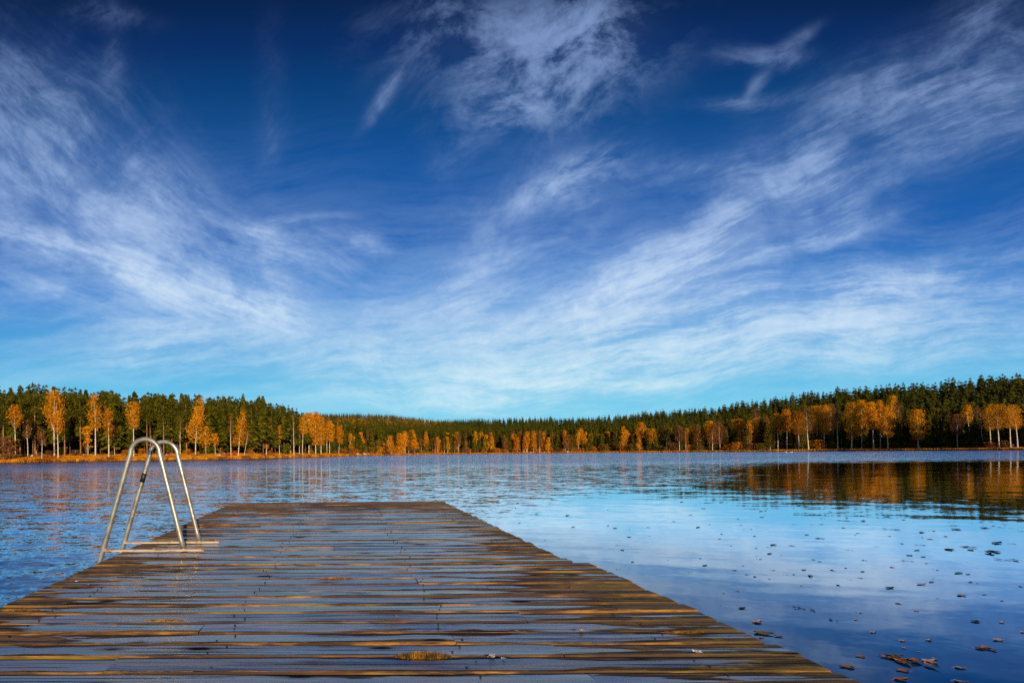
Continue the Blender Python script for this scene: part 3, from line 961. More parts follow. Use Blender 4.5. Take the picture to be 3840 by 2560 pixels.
GL = 'birches and aspens along the left shore'
GR = 'birches and aspens along the right shore'
GM = 'autumn trees along the far middle shore'
LEFT = [  # X, back, Ytop, width, crown from, colour, shape, lean, label
    (30, 14, 1578, 34, .62, 'b', 'oval', 0, 'slim bare birch with brownish twigs at the far left end of the woods'),
    (58, 4, 1519, 44, .62, 'o', 'dome', 0, 'white-stemmed birch with small round orange top, nearest the left end of the shore'),
    (104, 6, 1572, 30, .55, 'b', 'oval', .01, 'nearly leafless pale birch left of the big forked orange birch'),
    (157, 3, 1608, 34, .5, 'b', 'oval', -.02, 'short bare pale birch standing at the water edge left of the big orange birch'),
    (204, 8, 1468, 74, .46, 'o', 'dome', 0, 'biggest orange birch of the left shore, forked stem and broad rounded top'),
    (218, 3, 1540, 36, .55, 'o', 'oval', .0, 'thin pale birch close against the right side of the biggest orange birch'),
    (330, 10, 1597, 40, .20, 'o', 'layer', 0, 'small orange maple with layered boughs under tall spruces on the left'),
    (358, 9, 1481, 52, .46, 'o', 'oval', 0, 'tall narrow orange birch whose top reaches the spruce skyline'),
    (378, 14, 1510, 34, .5, 'b', 'oval', 0, 'brown bare aspen just right of the tall narrow orange birch'),
    (408, 4, 1531, 36, .48, 'o', 'oval', 0, 'slender birch with narrow orange crown left of the swim ladder'),
    (430, 9, 1590, 24, .5, 'b', 'oval', -.02, 'thin grey birch stem leaning beside the slender orange birch'),
    (501, 5, 1508, 56, .55, 'o', 'oval', 0, 'white-stemmed birch with rusty orange crown seen above the ladder arches'),
    (676, 8, 1563, 30, .38, 'g', 'oval', 0, 'thin birch with sparse olive leaves right of the ladder'),
    (733, 6, 1526, 82, .30, 'o', 'cone', .05, 'broad cone-shaped orange birch right of the ladder with low spreading boughs'),
    (752, 16, 1491, 34, .6, 'o', 'oval', 0, 'small orange birch top showing above the broad cone-shaped birch'),
    (772, 10, 1600, 46, .30, 'o', 'oval', 0, 'low orange birch filling in right of the broad cone-shaped birch'),
    (807, 8, 1626, 26, .45, 'o', 'oval', 0, 'small orange tree with round head between the broad birch and a bare stem'),
    (866, 5, 1560, 24, .5, 'b', 'oval', 0, 'straight bare white birch stem left of the leaning birches'),
    (893, 5, 1537, 58, .25, 'o', 'cone', .12, 'orange birch with white stem leaning right over the bank'),
    (914, 3, 1615, 26, .55, 'b', 'oval', .22, 'slim white birch leaning steeply right beside its leafy neighbour'),
    (952, 12, 1574, 26, .45, 'b', 'oval', 0, 'brownish bare birch behind the leaning pair'),
    (998, 4, 1563, 40, .22, 'o', 'cone', .06, 'narrow flame-shaped orange birch curving up from the water edge'),
    (1048, 4, 1597, 20, .42, 'o', 'oval', 0, 'small slender orange birch right of the flame-shaped one'),
    (1089, 9, 1603, 20, .3, 'b', 'oval', 0, 'thin brown sapling near the end of the spruces'),
    (1102, 3, 1547, 16, .55, 'b', 'oval', 0, 'tall white bare birch stem at the end of the spruces'),
    (1123, 10, 1600, 16, .3, 'g', 'oval', 0, 'thin olive sapling just right of the tall white bare stem'),
    (1134, 4, 1556, 40, .52, 'o', 'oval', .04, 'birch with orange top leaning right beyond the last spruce'),
    (1158, 7, 1549, 46, .45, 'o', 'oval', .02, 'rusty orange birch between the leaning one and the bright orange pair'),
    (1184, 4, 1546, 46, .26, 'o', 'oval', 0, 'brightest orange birch of the left wood, left of a pair'),
    (1204, 5, 1556, 36, .26, 'y', 'oval', 0, 'golden orange birch, right of the bright pair'),
    (1236, 8, 1580, 40, .4, 'o', 'oval', 0, 'rusty orange birch at the right end of the left wood'),
    (1226, 12, 1564, 34, .4, 'b', 'oval', 0, 'brown leafless birch behind the bright orange pair'),
    (1270, 8, 1597, 36, .40, 'o', 'oval', .05, 'orange birch leaning right where the far shore begins'),
    (1302, 20, 1618, 44, .2, 'g', 'oval', 0, 'round olive green tree where the far shore begins'),
]
for (X, bk, Yt, wd, cf, c_, sh, ln, lb) in LEFT:
    broad_tree('bare_birch_tree' if c_ == 'b' else 'maple_tree' if sh == 'layer' else 'birch_tree', X, bk, Yt, wd, cf, c_, sh, lb, 'birch' if sh != 'layer' else 'maple', GL, ln,
               fork=[(.42, -1.1, .80), (.5, .7, .86)] if X == 204 else None, dens=.55 if wd < 30 else 1.0, bend=.12 if ln == 0 else .3)

RIGHT = [
    (2832, 10, 1568, 44, .30, 'o', 'oval', 0, 'rusty orange birch at the left end of the right-hand birch row'),
    (2836, 22, 1530, 30, .35, 'b', 'oval', 0, 'brown bare aspen behind the rusty birch at the left end of the right-hand row'),
    (2870, 14, 1560, 34, .35, 'b', 'oval', 0, 'brown twiggy tree left of the first round-topped orange birch'),
    (2888, 6, 1596, 40, .18, 'g', 'oval', 0, 'low bushy olive tree at the water edge left of the orange birches'),
    (2917, 7, 1550, 38, .50, 'y', 'dome', 0, 'first round-topped golden birch of the right-hand row'),
    (2951, 7, 1534, 38, .48, 'o', 'oval', 0, 'slim rusty birch right after the first golden one'),
    (2996, 4, 1540, 48, .45, 'o', 'oval', -.03, 'birch with bright white stem leaning left and orange crown, right shore'),
    (3010, 6, 1610, 40, .10, 'g', 'oval', 0, 'low olive bush-like tree at the foot of the bright white stem'),
    (3032, 3, 1521, 54, .42, 'b', 'oval', -.06, 'brown-twigged birch leaning left over the water, right shore'),
    (3064, 11, 1521, 52, .38, 'y', 'dome', 0, 'broad golden crown above the low grassy clearing, its left one'),
    (3092, 10, 1518, 44, .38, 'o', 'dome', 0, 'orange crown above the low grassy clearing, its middle one'),
    (3116, 12, 1512, 48, .42, 'b', 'dome', 0, 'brownish round crown above the right part of the grassy clearing'),
    (3142, 8, 1540, 34, .50, 'b', 'oval', 0, 'thin dark birch with few leaves left of the two bright golden birches'),
    (3156, 14, 1555, 36, .3, 'g', 'oval', 0, 'olive tree tucked left of the two bright golden birches'),
    (3194, 7, 1509, 50, .24, 'y', 'oval', 0, 'bright golden birch with full crown, left of two'),
    (3232, 8, 1500, 48, .28, 'y', 'oval', 0, 'bright golden birch with tall crown, right of two'),
    (3276, 7, 1506, 36, .45, 'o', 'oval', -.04, 'slim orange birch leaning left in the middle of the right shore'),
    (3302, 10, 1500, 28, .38, 'o', 'oval', 0, 'thin rusty birch top next to the densest golden crown'),
    (3330, 5, 1525, 50, .32, 'y', 'oval', -.04, 'dense golden birch low over a crooked white stem'),
    (3344, 20, 1482, 34, .45, 'y', 'oval', 0, 'small golden top standing highest behind the dense golden birch'),
    (3368, 12, 1506, 28, .30, 'b', 'oval', 0, 'brown leafless birch at the right end of the golden row'),
    (3376, 10, 1560, 26, .12, 'g', 'cone', 0, 'slim olive sapling at the right end of the golden row'),
    (3443, 6, 1535, 56, .26, 'y', 'oval', 0, 'solitary golden birch standing alone before dark spruces'),
    (3520, 12, 1528, 58, .35, 'g', 'oval', 0, 'broad olive green tree right of the solitary golden birch'),
    (3550, 10, 1540, 40, .35, 'b', 'oval', 0, 'brown tree with bare crown right of the broad olive tree'),
    (3592, 8, 1552, 44, .40, 'b', 'oval', -.05, 'brown birch with white leaning stem before dark spruces'),
    (3638, 12, 1519, 34, .62, 'y', 'dome', -.08, 'leaning white birch with small golden top near the right edge'),
    (3656, 14, 1508, 44, .50, 'g', 'oval', -.05, 'green-topped birch beside the small golden top near the right edge'),
    (3690, 9, 1528, 38, .48, 'b', 'oval', -.10, 'bare birch with bright white leaning stem near the right edge'),
    (3716, 6, 1528, 44, .50, 'y', 'dome', -.07, 'birch with orange top leaning left, fourth from the right edge'),
    (3746, 5, 1515, 64, .48, 'y', 'dome', -.05, 'largest orange birch near the right edge, wide round top'),
    (3790, 5, 1522, 44, .50, 'y', 'oval', -.03, 'birch with slim golden crown, second from the right edge'),
    (3816, 4, 1516, 48, .50, 'o', 'oval', -.06, 'white-stemmed birch at the right edge of the woods, orange crown'),
]
for (X, bk, Yt, wd, cf, c_, sh, ln, lb) in RIGHT:
    broad_tree('bare_birch_tree' if c_ == 'b' else 'birch_tree' if c_ in 'oy' else 'alder_tree', X, bk, Yt + 2, wd * .86, cf, c_, sh, lb, 'birch' if c_ != 'g' else 'alder', GR, ln, bend=.35)

rr_ = random.Random(5)
MID = []
for (X, Yt, wd, c_) in [(1352, 1622, 20, 'o'), (1380, 1614, 24, 'b'), (1408, 1655, 26, 'y'), (1470, 1640, 18, 'b'), (1500, 1625, 24, 'o'), (1520, 1618, 26, 'o'),
                        (1548, 1614, 26, 'o'), (1556, 1650, 14, 'o'), (1580, 1640, 18, 'b'), (1646, 1654, 20, 'o'), (1720, 1625, 14, 'b'), (1780, 1642, 30, 'b'),
                        (1848, 1638, 14, 'o'), (1922, 1629, 18, 'o'), (1940, 1640, 20, 'o'), (1984, 1648, 14, 'y'), (2010, 1615, 18, 'b'), (2036, 1640, 20, 'y'), (2068, 1628, 16, 'b'), (2094, 1650, 16, 'y'),
                        (2179, 1606, 24, 'o'), (2216, 1624, 24, 'y'), (2293, 1640, 20, 'y'), (2306, 1610, 30, 'b'), (2336, 1600, 26, 'y'), (2342, 1620, 32, 'y'), (2405, 1584, 30, 'o'), (2420, 1600, 28, 'b'),
                        (2445, 1608, 36, 'y'), (2500, 1588, 36, 'g'), (2548, 1596, 30, 'b'), (2575, 1605, 12, 'y'), (2600, 1598, 24, 'y'), (2616, 1592, 32, 'b'), (2660, 1580, 40, 'o'), (2672, 1590, 34, 'b'),
                        (2700, 1585, 34, 'b'), (2768, 1572, 50, 'o'), (2790, 1578, 36, 'b'), (2812, 1560, 34, 'g'), (1430, 1648, 24, 'o'), (1455, 1650, 20, 'o'), (1605, 1650, 20, 'g'), (1690, 1652, 18, 'b'),
                        (2120, 1640, 18, 'b'), (2145, 1632, 20, 'g'), (2255, 1630, 26, 'g'), (2480, 1612, 30, 'b'), (2130, 1655, 18, 'o')]:
    kind = {'o': ('small orange tree among dark conifers on the far middle shore', 'birch_tree'), 'y': ('small golden tree among dark conifers on the far middle shore', 'birch_tree'),
            'b': ('small brown leafless tree among conifers on the far middle shore', 'bare_birch_tree'), 'g': ('small olive green tree among conifers on the far middle shore', 'alder_tree')}[c_]
    broad_tree(kind[1], X, rr_.uniform(4, 14), Yt, wd * 1.15, rr_.uniform(.12, .4), c_, rr_.choice(('oval', 'cone', 'oval')), kind[0], 'tree', GM + ', ' + kind[0].split()[1], rr_.uniform(-.02, .02))

for i in range(130):
    X = rr_.uniform(1310, 2860) if i < 84 else rr_.uniform(1310, 2250)
    c_ = rr_.choice('bbooyyg' if X < 2250 else 'bboyygg')
    kind = {'o': ('small orange tree among dark conifers on the far middle shore', 'birch_tree'), 'y': ('small golden tree among dark conifers on the far middle shore', 'birch_tree'),
            'b': ('small brown leafless tree among conifers on the far middle shore', 'bare_birch_tree'), 'g': ('small olive green tree among conifers on the far middle shore', 'alder_tree')}[c_]
    broad_tree(kind[1], X, rr_.uniform(2, 22), np.interp(X, [1320, 2100, 2860], [1648, 1640, 1600]) + rr_.uniform(-26, 22), rr_.uniform(12, 26), rr_.uniform(.1, .4), c_, rr_.choice(('oval', 'cone')), kind[0], 'tree', GM + ', ' + kind[0].split()[1], rr_.uniform(-.03, .03))

# pines with bare red stems in the left wood -------------------------------------
PINES = [(14, 9, 1500), (76, 11, 1490), (92, 15, 1480), (132, 12, 1475), (140, 16, 1480), (243, 10, 1486), (262, 13, 1478), (302, 12, 1486), (386, 16, 1490), (440, 13, 1500), (552, 11, 1490), (564, 13, 1495), (614, 8, 1486), (632, 13, 1500), (645, 11, 1496), (700, 14, 1500),
         (826, 13, 1502), (945, 9, 1512), (965, 12, 1508), (1020, 11, 1518)]
pvar = []
for i in range(4):
    H = 17.0
    tm, at = trunk_mesh('trunk', H * .96, .19, .06, M_pine, rg, (0, 0), .12, limbs=8, zl=.6, lr=1.6)
    V_, F_ = leaf_crown(rg, at, H, H * .56, 4.2, 'oval', 60, 24, .20)
    pvar.append((tm, mesh_np('crown', V_, F_, M_spruce), H))
for i, (X, bk, Yt) in enumerate(PINES):
    x, y, z, d = place(X, bk)
    H = tree_height(X, d, z, Yt)
    tm, cm, H0 = pvar[i % 4]
    t = empty('pine_tree', (x, y, z), rg.uniform(0, 6.28))
    tag(t, 'tall pine with long bare reddish stem and dark green top in the left wood', 'pine', 'pines with bare reddish stems in the left wood')
    s_ = H / H0; t.scale = (s_ * rr_.uniform(.8, 1.25), s_ * rr_.uniform(.8, 1.25), s_)
    obj('trunk', tm, t); obj('crown', cm, t)

# spruces --------------------------------------------------------------------
svar = []
for i in range(7):
    H = 18.0
    zb = H * (.12, .30, .05, .22, .36, .08, .16)[i]
    V_, F_ = spruce_crown(rg, H, zb, (2.6, 2.7, 3.0, 2.3, 2.7, 2.5, 3.1)[i], (38, 34, 40, 38, 32, 38, 36)[i], 13, 4)
    cm = mesh_np('crown', V_, F_, M_spruce)
    tm, _ = trunk_mesh('trunk', H * .95, .19, .03, M_sprbark, rg, (0, 0), .04)
    svar.append((tm, cm, H))
lowres = []
for i in range(8):
    H = 18.0
    V_, F_ = spruce_crown(rg, H, H * rg.uniform(.03, .14), rg.uniform(2.4, 3.1), 16, 9, 1)
    lowres.append((V_, H))
lowbroad = []
for i in range(5):
    _, at = trunk_mesh('t', 12.0, .1, .03, M_birch, rg)
    V_, F_ = leaf_crown(rg, at, 12.0, 2.0, 5.0, 'oval', 22, 9, .55)
    lowbroad.append((V_, 12.0))

cand = []
X = -500.0
while X < 4300:                                   # walk along the bearings, rows running up the slope
    ds = float(shore_d(X)); Dr = float(ridge(X)[0])
    stepd = 3.4
    d = ds + (11 if X < 1140 else 9) + rr_.uniform(0, 3)
    while d < min(Dr + 14, ds + 330):
        Xj = X + rr_.uniform(-.8, .8) * 3.6 * FPX / ds
        z = float(gh(Xj, d))
        h = float(th_at(Xj)) * rr_.uniform(.80, 1.06)
        if d - ds < 22 and X > 1150: h *= rr_.uniform(.55, .95)
        cand.append([Xj, d, z, h])
        d += stepd * rr_.uniform(.8, 1.3) * (1 + max(0, d - ds - 60) / 260)
    X += 3.6 * FPX / ds * rr_.uniform(.85, 1.15) * (1.0 if X < 1150 or X > 2400 else 1.0)
# keep what can be seen past the rows in front, nearest first on each bearing
cand.sort(key=lambda c: c[1])
seen = np.full(5200, 1e9)                         # highest thing so far in the photo's vertical measure
for c in cand:
    Xj, d, z, h = c
    yt = float(hor(Xj)) - (z + h - CH) * FPX / d
    hw = 1.0 * FPX / d
    a_, b_ = int(max(0, Xj + 600 - hw)), int(Xj + 600 + hw) + 1
    cur = np.percentile(seen[a_:b_], 60) if b_ > a_ else 1e9
    c.append(cur - yt)                            # how far its top rises over what is before it
    c.append(h * FPX / d)
    c.append(d - float(shore_d(Xj)))
    if cur - yt > -20:
        seen[a_:b_] = np.minimum(seen[a_:b_], yt + h * FPX / d * .12)
vis = [c for c in cand if c[4] > 5 or c[6] < 22]
inframe = [c for c in vis if -15 < c[0] < 3860]
inframe.sort(key=lambda c: -(min(c[4], c[5]) + (60 if c[6] < 16 else 0)))
solo = inframe[:275]
sid = set(id(c) for c in solo)
rest = [c for c in vis if id(c) not in sid]
for i, c in enumerate(solo):
    Xj, d, z, h = c[:4]
    left = Xj < 1160
    tm, cm, H0 = svar[(rr_.choice((1, 3, 4, 1)) if left and c[6] < 24 and rr_.random() < .75 else rr_.choice((0, 2, 3, 5, 6)))]
    x, y = wxy(Xj, d)
    t = empty('spruce_tree', (float(x), float(y), z), rr_.uniform(0, 6.28))
    if left:
        tag(t, 'dark green spruce in the dense wood on the left shore', 'spruce', 'spruces in the wood on the left shore')
    elif Xj > 2700:
        tag(t, 'dark green spruce on the wooded slope above the right shore', 'spruce', 'spruces on the slope above the right shore')
    else:
        tag(t, 'dark green spruce in the woods on the far middle shore', 'spruce', 'spruces in the woods on the far middle shore')
    s_ = h / H0; w_ = s_ * rr_.uniform(.85, 1.25)
    t.scale = (w_, w_, s_)
    obj('crown', cm, t)
    if c[6] < 30:
        obj('trunk', tm, t)

# farther woods: too many to count ---------------------------------------------
VS, n_ = [], 0
VO = []
hillc = []
for c in rest:
    Xj, d, z, h = c[:4]
    x, y = wxy(Xj, d)
    V_, H0 = lowres[rr_.randrange(8)]
    a = rr_.uniform(0, 6.28); s_ = h / H0; w_ = s_ * rr_.uniform(.9, 1.3)
    ca, sa = math.cos(a), math.sin(a)
    q = V_ * np.array([w_, w_, s_])
    q = np.stack([q[:, 0] * ca - q[:, 1] * sa + float(x), q[:, 0] * sa + q[:, 1] * ca + float(y), q[:, 2] + z], 1)
    # on the far hill some of the trees have turned
    pa = .035
    if c[6] > 20 and rr_.random() < pa and Xj > 1150:
        V_, H0 = lowbroad[rr_.randrange(5)]
        s_ = h * rr_.uniform(.45, .75) / H0
        q = V_ * s_ + np.array([float(x), float(y), z])
        VO.append(q)
    else:
        VS.append(q)
# the long far hill, trees only a few metres of the view each
tiny = []
for i in range(5):
    V_, F_ = spruce_crown(rg, 18.0, 1.0, rg.uniform(2.8, 3.6), 7, 6, 0)
    tiny.append(V_)
tinyb = []
for i in range(4):
    V_, F_ = leaf_crown(rg, lambda t: Vector((0, 0, 0)), 12.0, 2.0, 6.5, 'oval', 10, 6, 1.0)
    tinyb.append(V_)
nh = 9000
hx = rng.uniform(1130, 2150, nh)
dR, zR = ridge(hx)
ds_ = shore_d(hx)
u = rng.uniform(0, 1, nh) ** .8
hd = ds_ + 250 + (dR - ds_ - 235) * u
okk = dR > ds_ + 330
for Xj, d in zip(hx[okk], hd[okk]):
    z = float(gh(Xj, d)); x, y = wxy(Xj, d)
    yy = float(hor(Xj)) - (z - CH) * FPX / d
    if yy > 1655: continue
    h = rng.uniform(12, 18)
    turned = rng.random() < .10 + .30 * math.exp(-((yy - 1590) / 16) ** 2)
    V_ = tinyb[rng.integers(4)] * (h * .55 / 12) if turned else tiny[rng.integers(5)] * (h / 18)
    (VO if turned else VS).append(V_ + np.array([float(x), float(y), z]))
VS = np.concatenate(VS)
fw = obj('far_conifer_forest', mesh_np('far_conifer_forest', VS, np.arange(len(VS)).reshape(-1, 4), M_spruce_far))
tag(fw, 'distant mass of dark conifers covering the slopes and far hill', 'forest', kind='stuff')
VO = np.concatenate(VO)
fo = obj('far_autumn_forest', mesh_np('far_autumn_forest', VO, np.arange(len(VO)).reshape(-1, 4), M_yellow))
tag(fo, 'scattered golden and orange crowns on the far wooded hill', 'forest', kind='stuff')
print('spruces', len(cand), len(vis), len(solo), 'stuff verts', len(VS), len(VO))

# shore shrubs -----------------------------------------------------------------
shv = []
for i in range(6):
    H = 2.6
    g = Geo()
    for q in range(7):
        a = rg.uniform(0, 6.28)
        g.tube([(0, 0, -.1), (math.cos(a) * .4, math.sin(a) * .4, H * .45), (math.cos(a) * .9, math.sin(a) * .9, H * .85)], [.03, .022, .01], 4, cap=False)
    stm = g.mesh('stems', M_sprbark)
    at = lambda t: Vector((0, 0, 0))
    V_, F_ = leaf_crown(rg, at, H, .25, 3.0, 'oval', 26, 20, .15)
    shv.append((stm, V_, F_))
shm = {}
for k_, mt in (('s', M_shrub), ('o', M_orange), ('g', M_olive), ('b', M_brown), ('r', M_redshrub)):
    shm[k_] = [mesh_np('leaves', V_, F_, mt) for (_, V_, F_) in shv]


def shrub(X, back, hpx, k_, label, group=None, wx=1.0):
    x, y, z, d = place(X, back)
    h = hpx * d / FPX
    i = rr_.randrange(6)
    t = empty('shrub', (x, y, z), rr_.uniform(0, 6.28)); tag(t, label, 'shrub', group)
    s_ = h / 2.6
    t.scale = (s_ * wx, s_ * wx, s_)
    obj('stems', shv[i][0], t); obj('leaves', shm[k_][i], t)


for i in range(54):
    X = 1290 + i * (2200 - 1290) / 54 + rr_.uniform(-6, 6)
    if X < 1560 or rr_.random() < .75:
        shrub(X, rr_.uniform(.6, 9), rr_.uniform(13, 34) if X < 1560 else rr_.uniform(8, 20), rr_.choice('sssobs'), 'rusty orange shrub on the bank of the far middle shore', 'shrubs on the far middle shore', rr_.uniform(.9, 1.5))
for i in range(30):
    X = 2230 + i * (2900 - 2230) / 30 + rr_.uniform(-8, 8)
    shrub(X, rr_.uniform(2, 12), rr_.uniform(12, 34), rr_.choice('sgbgb'), 'low brown and olive shrub at the foot of the woods, right of the lake middle', 'low shrubs at the foot of the right woods', rr_.uniform(.9, 1.4))
for i in range(26):
    X = 2920 + i * (3850 - 2920) / 26 + rr_.uniform(-10, 10)
    shrub(X, rr_.uniform(5, 14), rr_.uniform(14, 38), rr_.choice('gbbgs'), 'low dark shrub under the birches on the right shore', 'low shrubs under the right birches', rr_.uniform(.9, 1.4))
shrub(22, 2.5, 84, 'b', 'large round brown bush at the water edge on the far left', None, .75)
shrub(44, 4.0, 70, 's', 'pale orange bush beside the large brown bush on the far left', None, .55)
shrub(878, 4, 20, 'r', 'small bright red shrub by the leaning birches', None, .9)
shrub(856, 3, 13, 'r', 'tiny red shrub at the foot of the bare white birch stem', None, 1.2)
for X in (705, 740, 778, 830, 935, 1012, 1046, 1090, 1165, 1222, 1258):
    shrub(X, rr_.uniform(6, 12), rr_.uniform(10, 22), rr_.choice('sso'), 'low orange shrub on the bank between ladder and wood end', 'low orange shrubs on the left bank', 1.2)
for X in (150, 190, 232, 285, 350, 420, 470, 530, 590, 655):
    shrub(X, rr_.uniform(9, 13), rr_.uniform(12, 26), rr_.choice('gsb'), 'low scrubby bush among the trunks of the left wood', 'low bushes among the trunks of the left wood', 1.3)

# dry grass on the banks ---------------------------------------------------------
n_ = 26000
Xg = np.concatenate([rng.uniform(-120, 1300, n_), rng.uniform(1300, 2900, 9000), rng.uniform(2900, 3900, 12000)])
bk = rng.uniform(0, 1, len(Xg)) ** 1.6 * np.interp(Xg, [0, 1200, 1400, 3840], [14, 12, 8, 13]) + .05
dg = shore_d(Xg) + bk
zg = gh(Xg, dg)
gx_, gy_ = wxy(Xg, dg)
hg = rng.uniform(.14, .42, len(Xg)) * np.where(bk < 1.2, 1.35, 1) * (dg / 120) ** .35
a = rng.uniform(0, 3.14, len(Xg)); wg = rng.uniform(.10, .28, len(Xg))
sxv, syv = np.cos(a) * wg, np.sin(a) * wg
lx, ly = rng.normal(0, .08, len(Xg)), rng.normal(0, .08, len(Xg))
V = np.stack([np.stack([gx_ - sxv, gy_ - syv, zg - .05], 1), np.stack([gx_ + sxv, gy_ + syv, zg - .05], 1),
              np.stack([gx_ + sxv * .7 + lx, gy_ + syv * .7 + ly, zg + hg], 1), np.stack([gx_ - sxv * .6 + lx * 2, gy_ - syv * .6 + ly, zg + hg * .8], 1)], 1).reshape(-1, 3)
gr = obj('dry_grass', mesh_np('dry_grass', V, np.arange(len(V)).reshape(-1, 4), M_grass))
tag(gr, 'dry golden grass and fallen leaves on the lake banks', 'grass', kind='stuff')

# ------------------------------------------------------------------ leaves afloat
def plain(name, c1, c2=None, rough=.6, scale=20.0, metal=0.0):
    m_, n, b, out = material(name)
    tc = n.new('ShaderNodeTexCoord')
    if c2:
        n.put(b.inputs['Base Color'], n.mix(n.rng(n.noise(tc.outputs['Object'], scale, 4, .6), .38, .62), c1, c2))
    else:
        n.put(b.inputs['Base Color'], c1)
    b.inputs['Roughness'].default_value = rough
    b.inputs['Metallic'].default_value = metal
    return m_


LM = {'d': plain('leaf_dark', (.012, .014, .008), (.045, .032, .015), .45), 'o': plain('leaf_orange', (.42, .15, .03), (.16, .07, .025), .5),
      'y': plain('leaf_yellow', (.70, .36, .02), (.50, .20, .02), .5), 'p': plain('leaf_pale', (.50, .36, .30), (.30, .20, .16), .5),
      'g': plain('leaf_olive', (.09, .08, .012), (.20, .12, .02), .5)}


def leaf_geo(g, cx, cy, L, rot, r_, lift=.0, curl=.25):
    """one birch or aspen leaf, curled, with a stalk"""
    nseg = 6
    V = []
    c_, s_ = math.cos(rot), math.sin(rot)
    for i in range(nseg + 1):
        t = i / nseg
        w_ = L * .36 * math.sin(math.pi * min(1, t * .96 + .03) ** .75) * (1 + .10 * math.sin(i * 2.7 + r_.random()))
        zc = lift + .004 + L * curl * (t - .45) ** 2
        for sgn in (-1, 0, 1):
            x = L * (t - .5); y = w_ * sgn
            z = zc + (abs(sgn) * L * .07 * (.4 + r_.random()))
            V.append((cx + x * c_ - y * s_, cy + x * s_ + y * c_, z))
    F = []
    for i in range(nseg):
        for j in (0, 1):
            F.append((i * 3 + j, (i + 1) * 3 + j, (i + 1) * 3 + j + 1, i * 3 + j + 1))
    g.add(V, F)
    a = (cx - L * .5 * c_, cy - L * .5 * s_, lift + .004 + L * curl * .2)
    b_ = (a[0] - L * .35 * math.cos(rot + .3), a[1] - L * .35 * math.sin(rot + .3), lift + .003 + L * .06)
    g.tube([a, b_], L * .012, 4, cap=False)


lr_ = random.Random(3)
leafm, clumpm = {}, {}
for k_, mt in LM.items():
    leafm[k_], clumpm[k_] = [], []
    for i in range(3):
        g = Geo(); leaf_geo(g, 0, 0, 1.0, 0, lr_, curl=lr_.uniform(.1, .5)); leafm[k_].append(g.mesh('floating_leaf', mt, True))
    for i in range(4):
        g = Geo()
        for q in range(lr_.randint(5, 9)):
            leaf_geo(g, lr_.gauss(0, .30), lr_.gauss(0, .16), lr_.uniform(.30, .55), lr_.uniform(0, 6.28), lr_, lift=lr_.uniform(0, .05), curl=lr_.uniform(.1, .5))
        clumpm[k_].append(g.mesh('leaf_raft', mt, True))


def afloat(X, Y, wpx, k_, label, group=None, clump=False, stretch=1.0):
    x, y = on_plane(X, Y, 0.0)
    s_ = wpx * y / FPX * (.62 if clump else .9)
    me_ = (clumpm if clump else leafm)[k_][lr_.randrange(4 if clump else 3)]
    o = obj('leaf_raft' if clump else 'floating_leaf', me_)
    o.location = (x, y, .001); o.rotation_euler = (lr_.uniform(-.06, .06), 0, lr_.uniform(-.5, .5) + (math.pi if lr_.random() < .5 else 0))
    o.scale = (s_, s_ * stretch, s_)
    tag(o, label, 'leaf' if not clump else 'leaf raft', group)


BIG = [(3420, 2488, 135, 'o', 1, 'largest orange and brown raft of leaves afloat near the lower right corner'), (3350, 2462, 90, 'g', 1, 'olive raft of leaves touching the largest orange raft'),
       (3490, 2480, 60, 'p', 0, 'long pale leaf just beyond the largest orange raft'), (3692, 2432, 80, 'o', 1, 'small red and orange leaf raft near the right side, above the corner'),
       (3020, 2283, 62, 'd', 1, 'dark reddish leaf raft afloat right of the jetty'), (2865, 2375, 66, 'g', 0, 'curled olive leaf floating near the jetty edge'), (2920, 2386, 28, 'o', 0, 'small orange leaf at the tip of the curled olive one'),
       (2840, 2332, 44, 'p', 0, 'pinkish floating leaf close to the jetty side'), (3118, 2324, 34, 'd', 1, 'small dark green leaf raft right of the dark reddish one'),
       (3710, 2069, 96, 'd', 1, 'widest dark leaf raft out on the right part of the lake'), (3775, 2100, 60, 'd', 1, 'dark leaf raft near the right edge, just nearer than the widest one'),
       (3620, 2050, 46, 'd', 1, 'dark leaf raft just left of the widest one'), (3555, 2060, 50, 'd', 1, 'dark flat leaf raft two places left of the widest one'),
       (3340, 1985, 44, 'd', 1, 'twin-topped dark leaf raft in the middle of the drifting leaves'), (3175, 2500, 50, 'o', 0, 'orange leaf afloat left of the largest orange raft'),
       (3225, 2461, 32, 'o', 0, 'small orange leaf up and left of the largest orange raft'), (3383, 2514, 42, 'o', 0, 'orange leaf just nearer than the largest orange raft'),
       (3380, 2548, 48, 'o', 0, 'orange leaf nearest the lower edge, under the largest raft'), (3605, 2556, 40, 'p', 0, 'pale leaf at the very bottom edge right of the rafts'),
       (3603, 2504, 36, 'p', 0, 'pale brown leaf right of the largest orange raft'), (2250, 1850, 16, 'd', 1, 'lone dark clump floating far out beyond the jetty end')]
for (X, Y, wd, k_, cl, lb) in BIG:
    afloat(X, Y, wd, k_, lb, None, bool(cl), 1.2 if cl else 1.0)
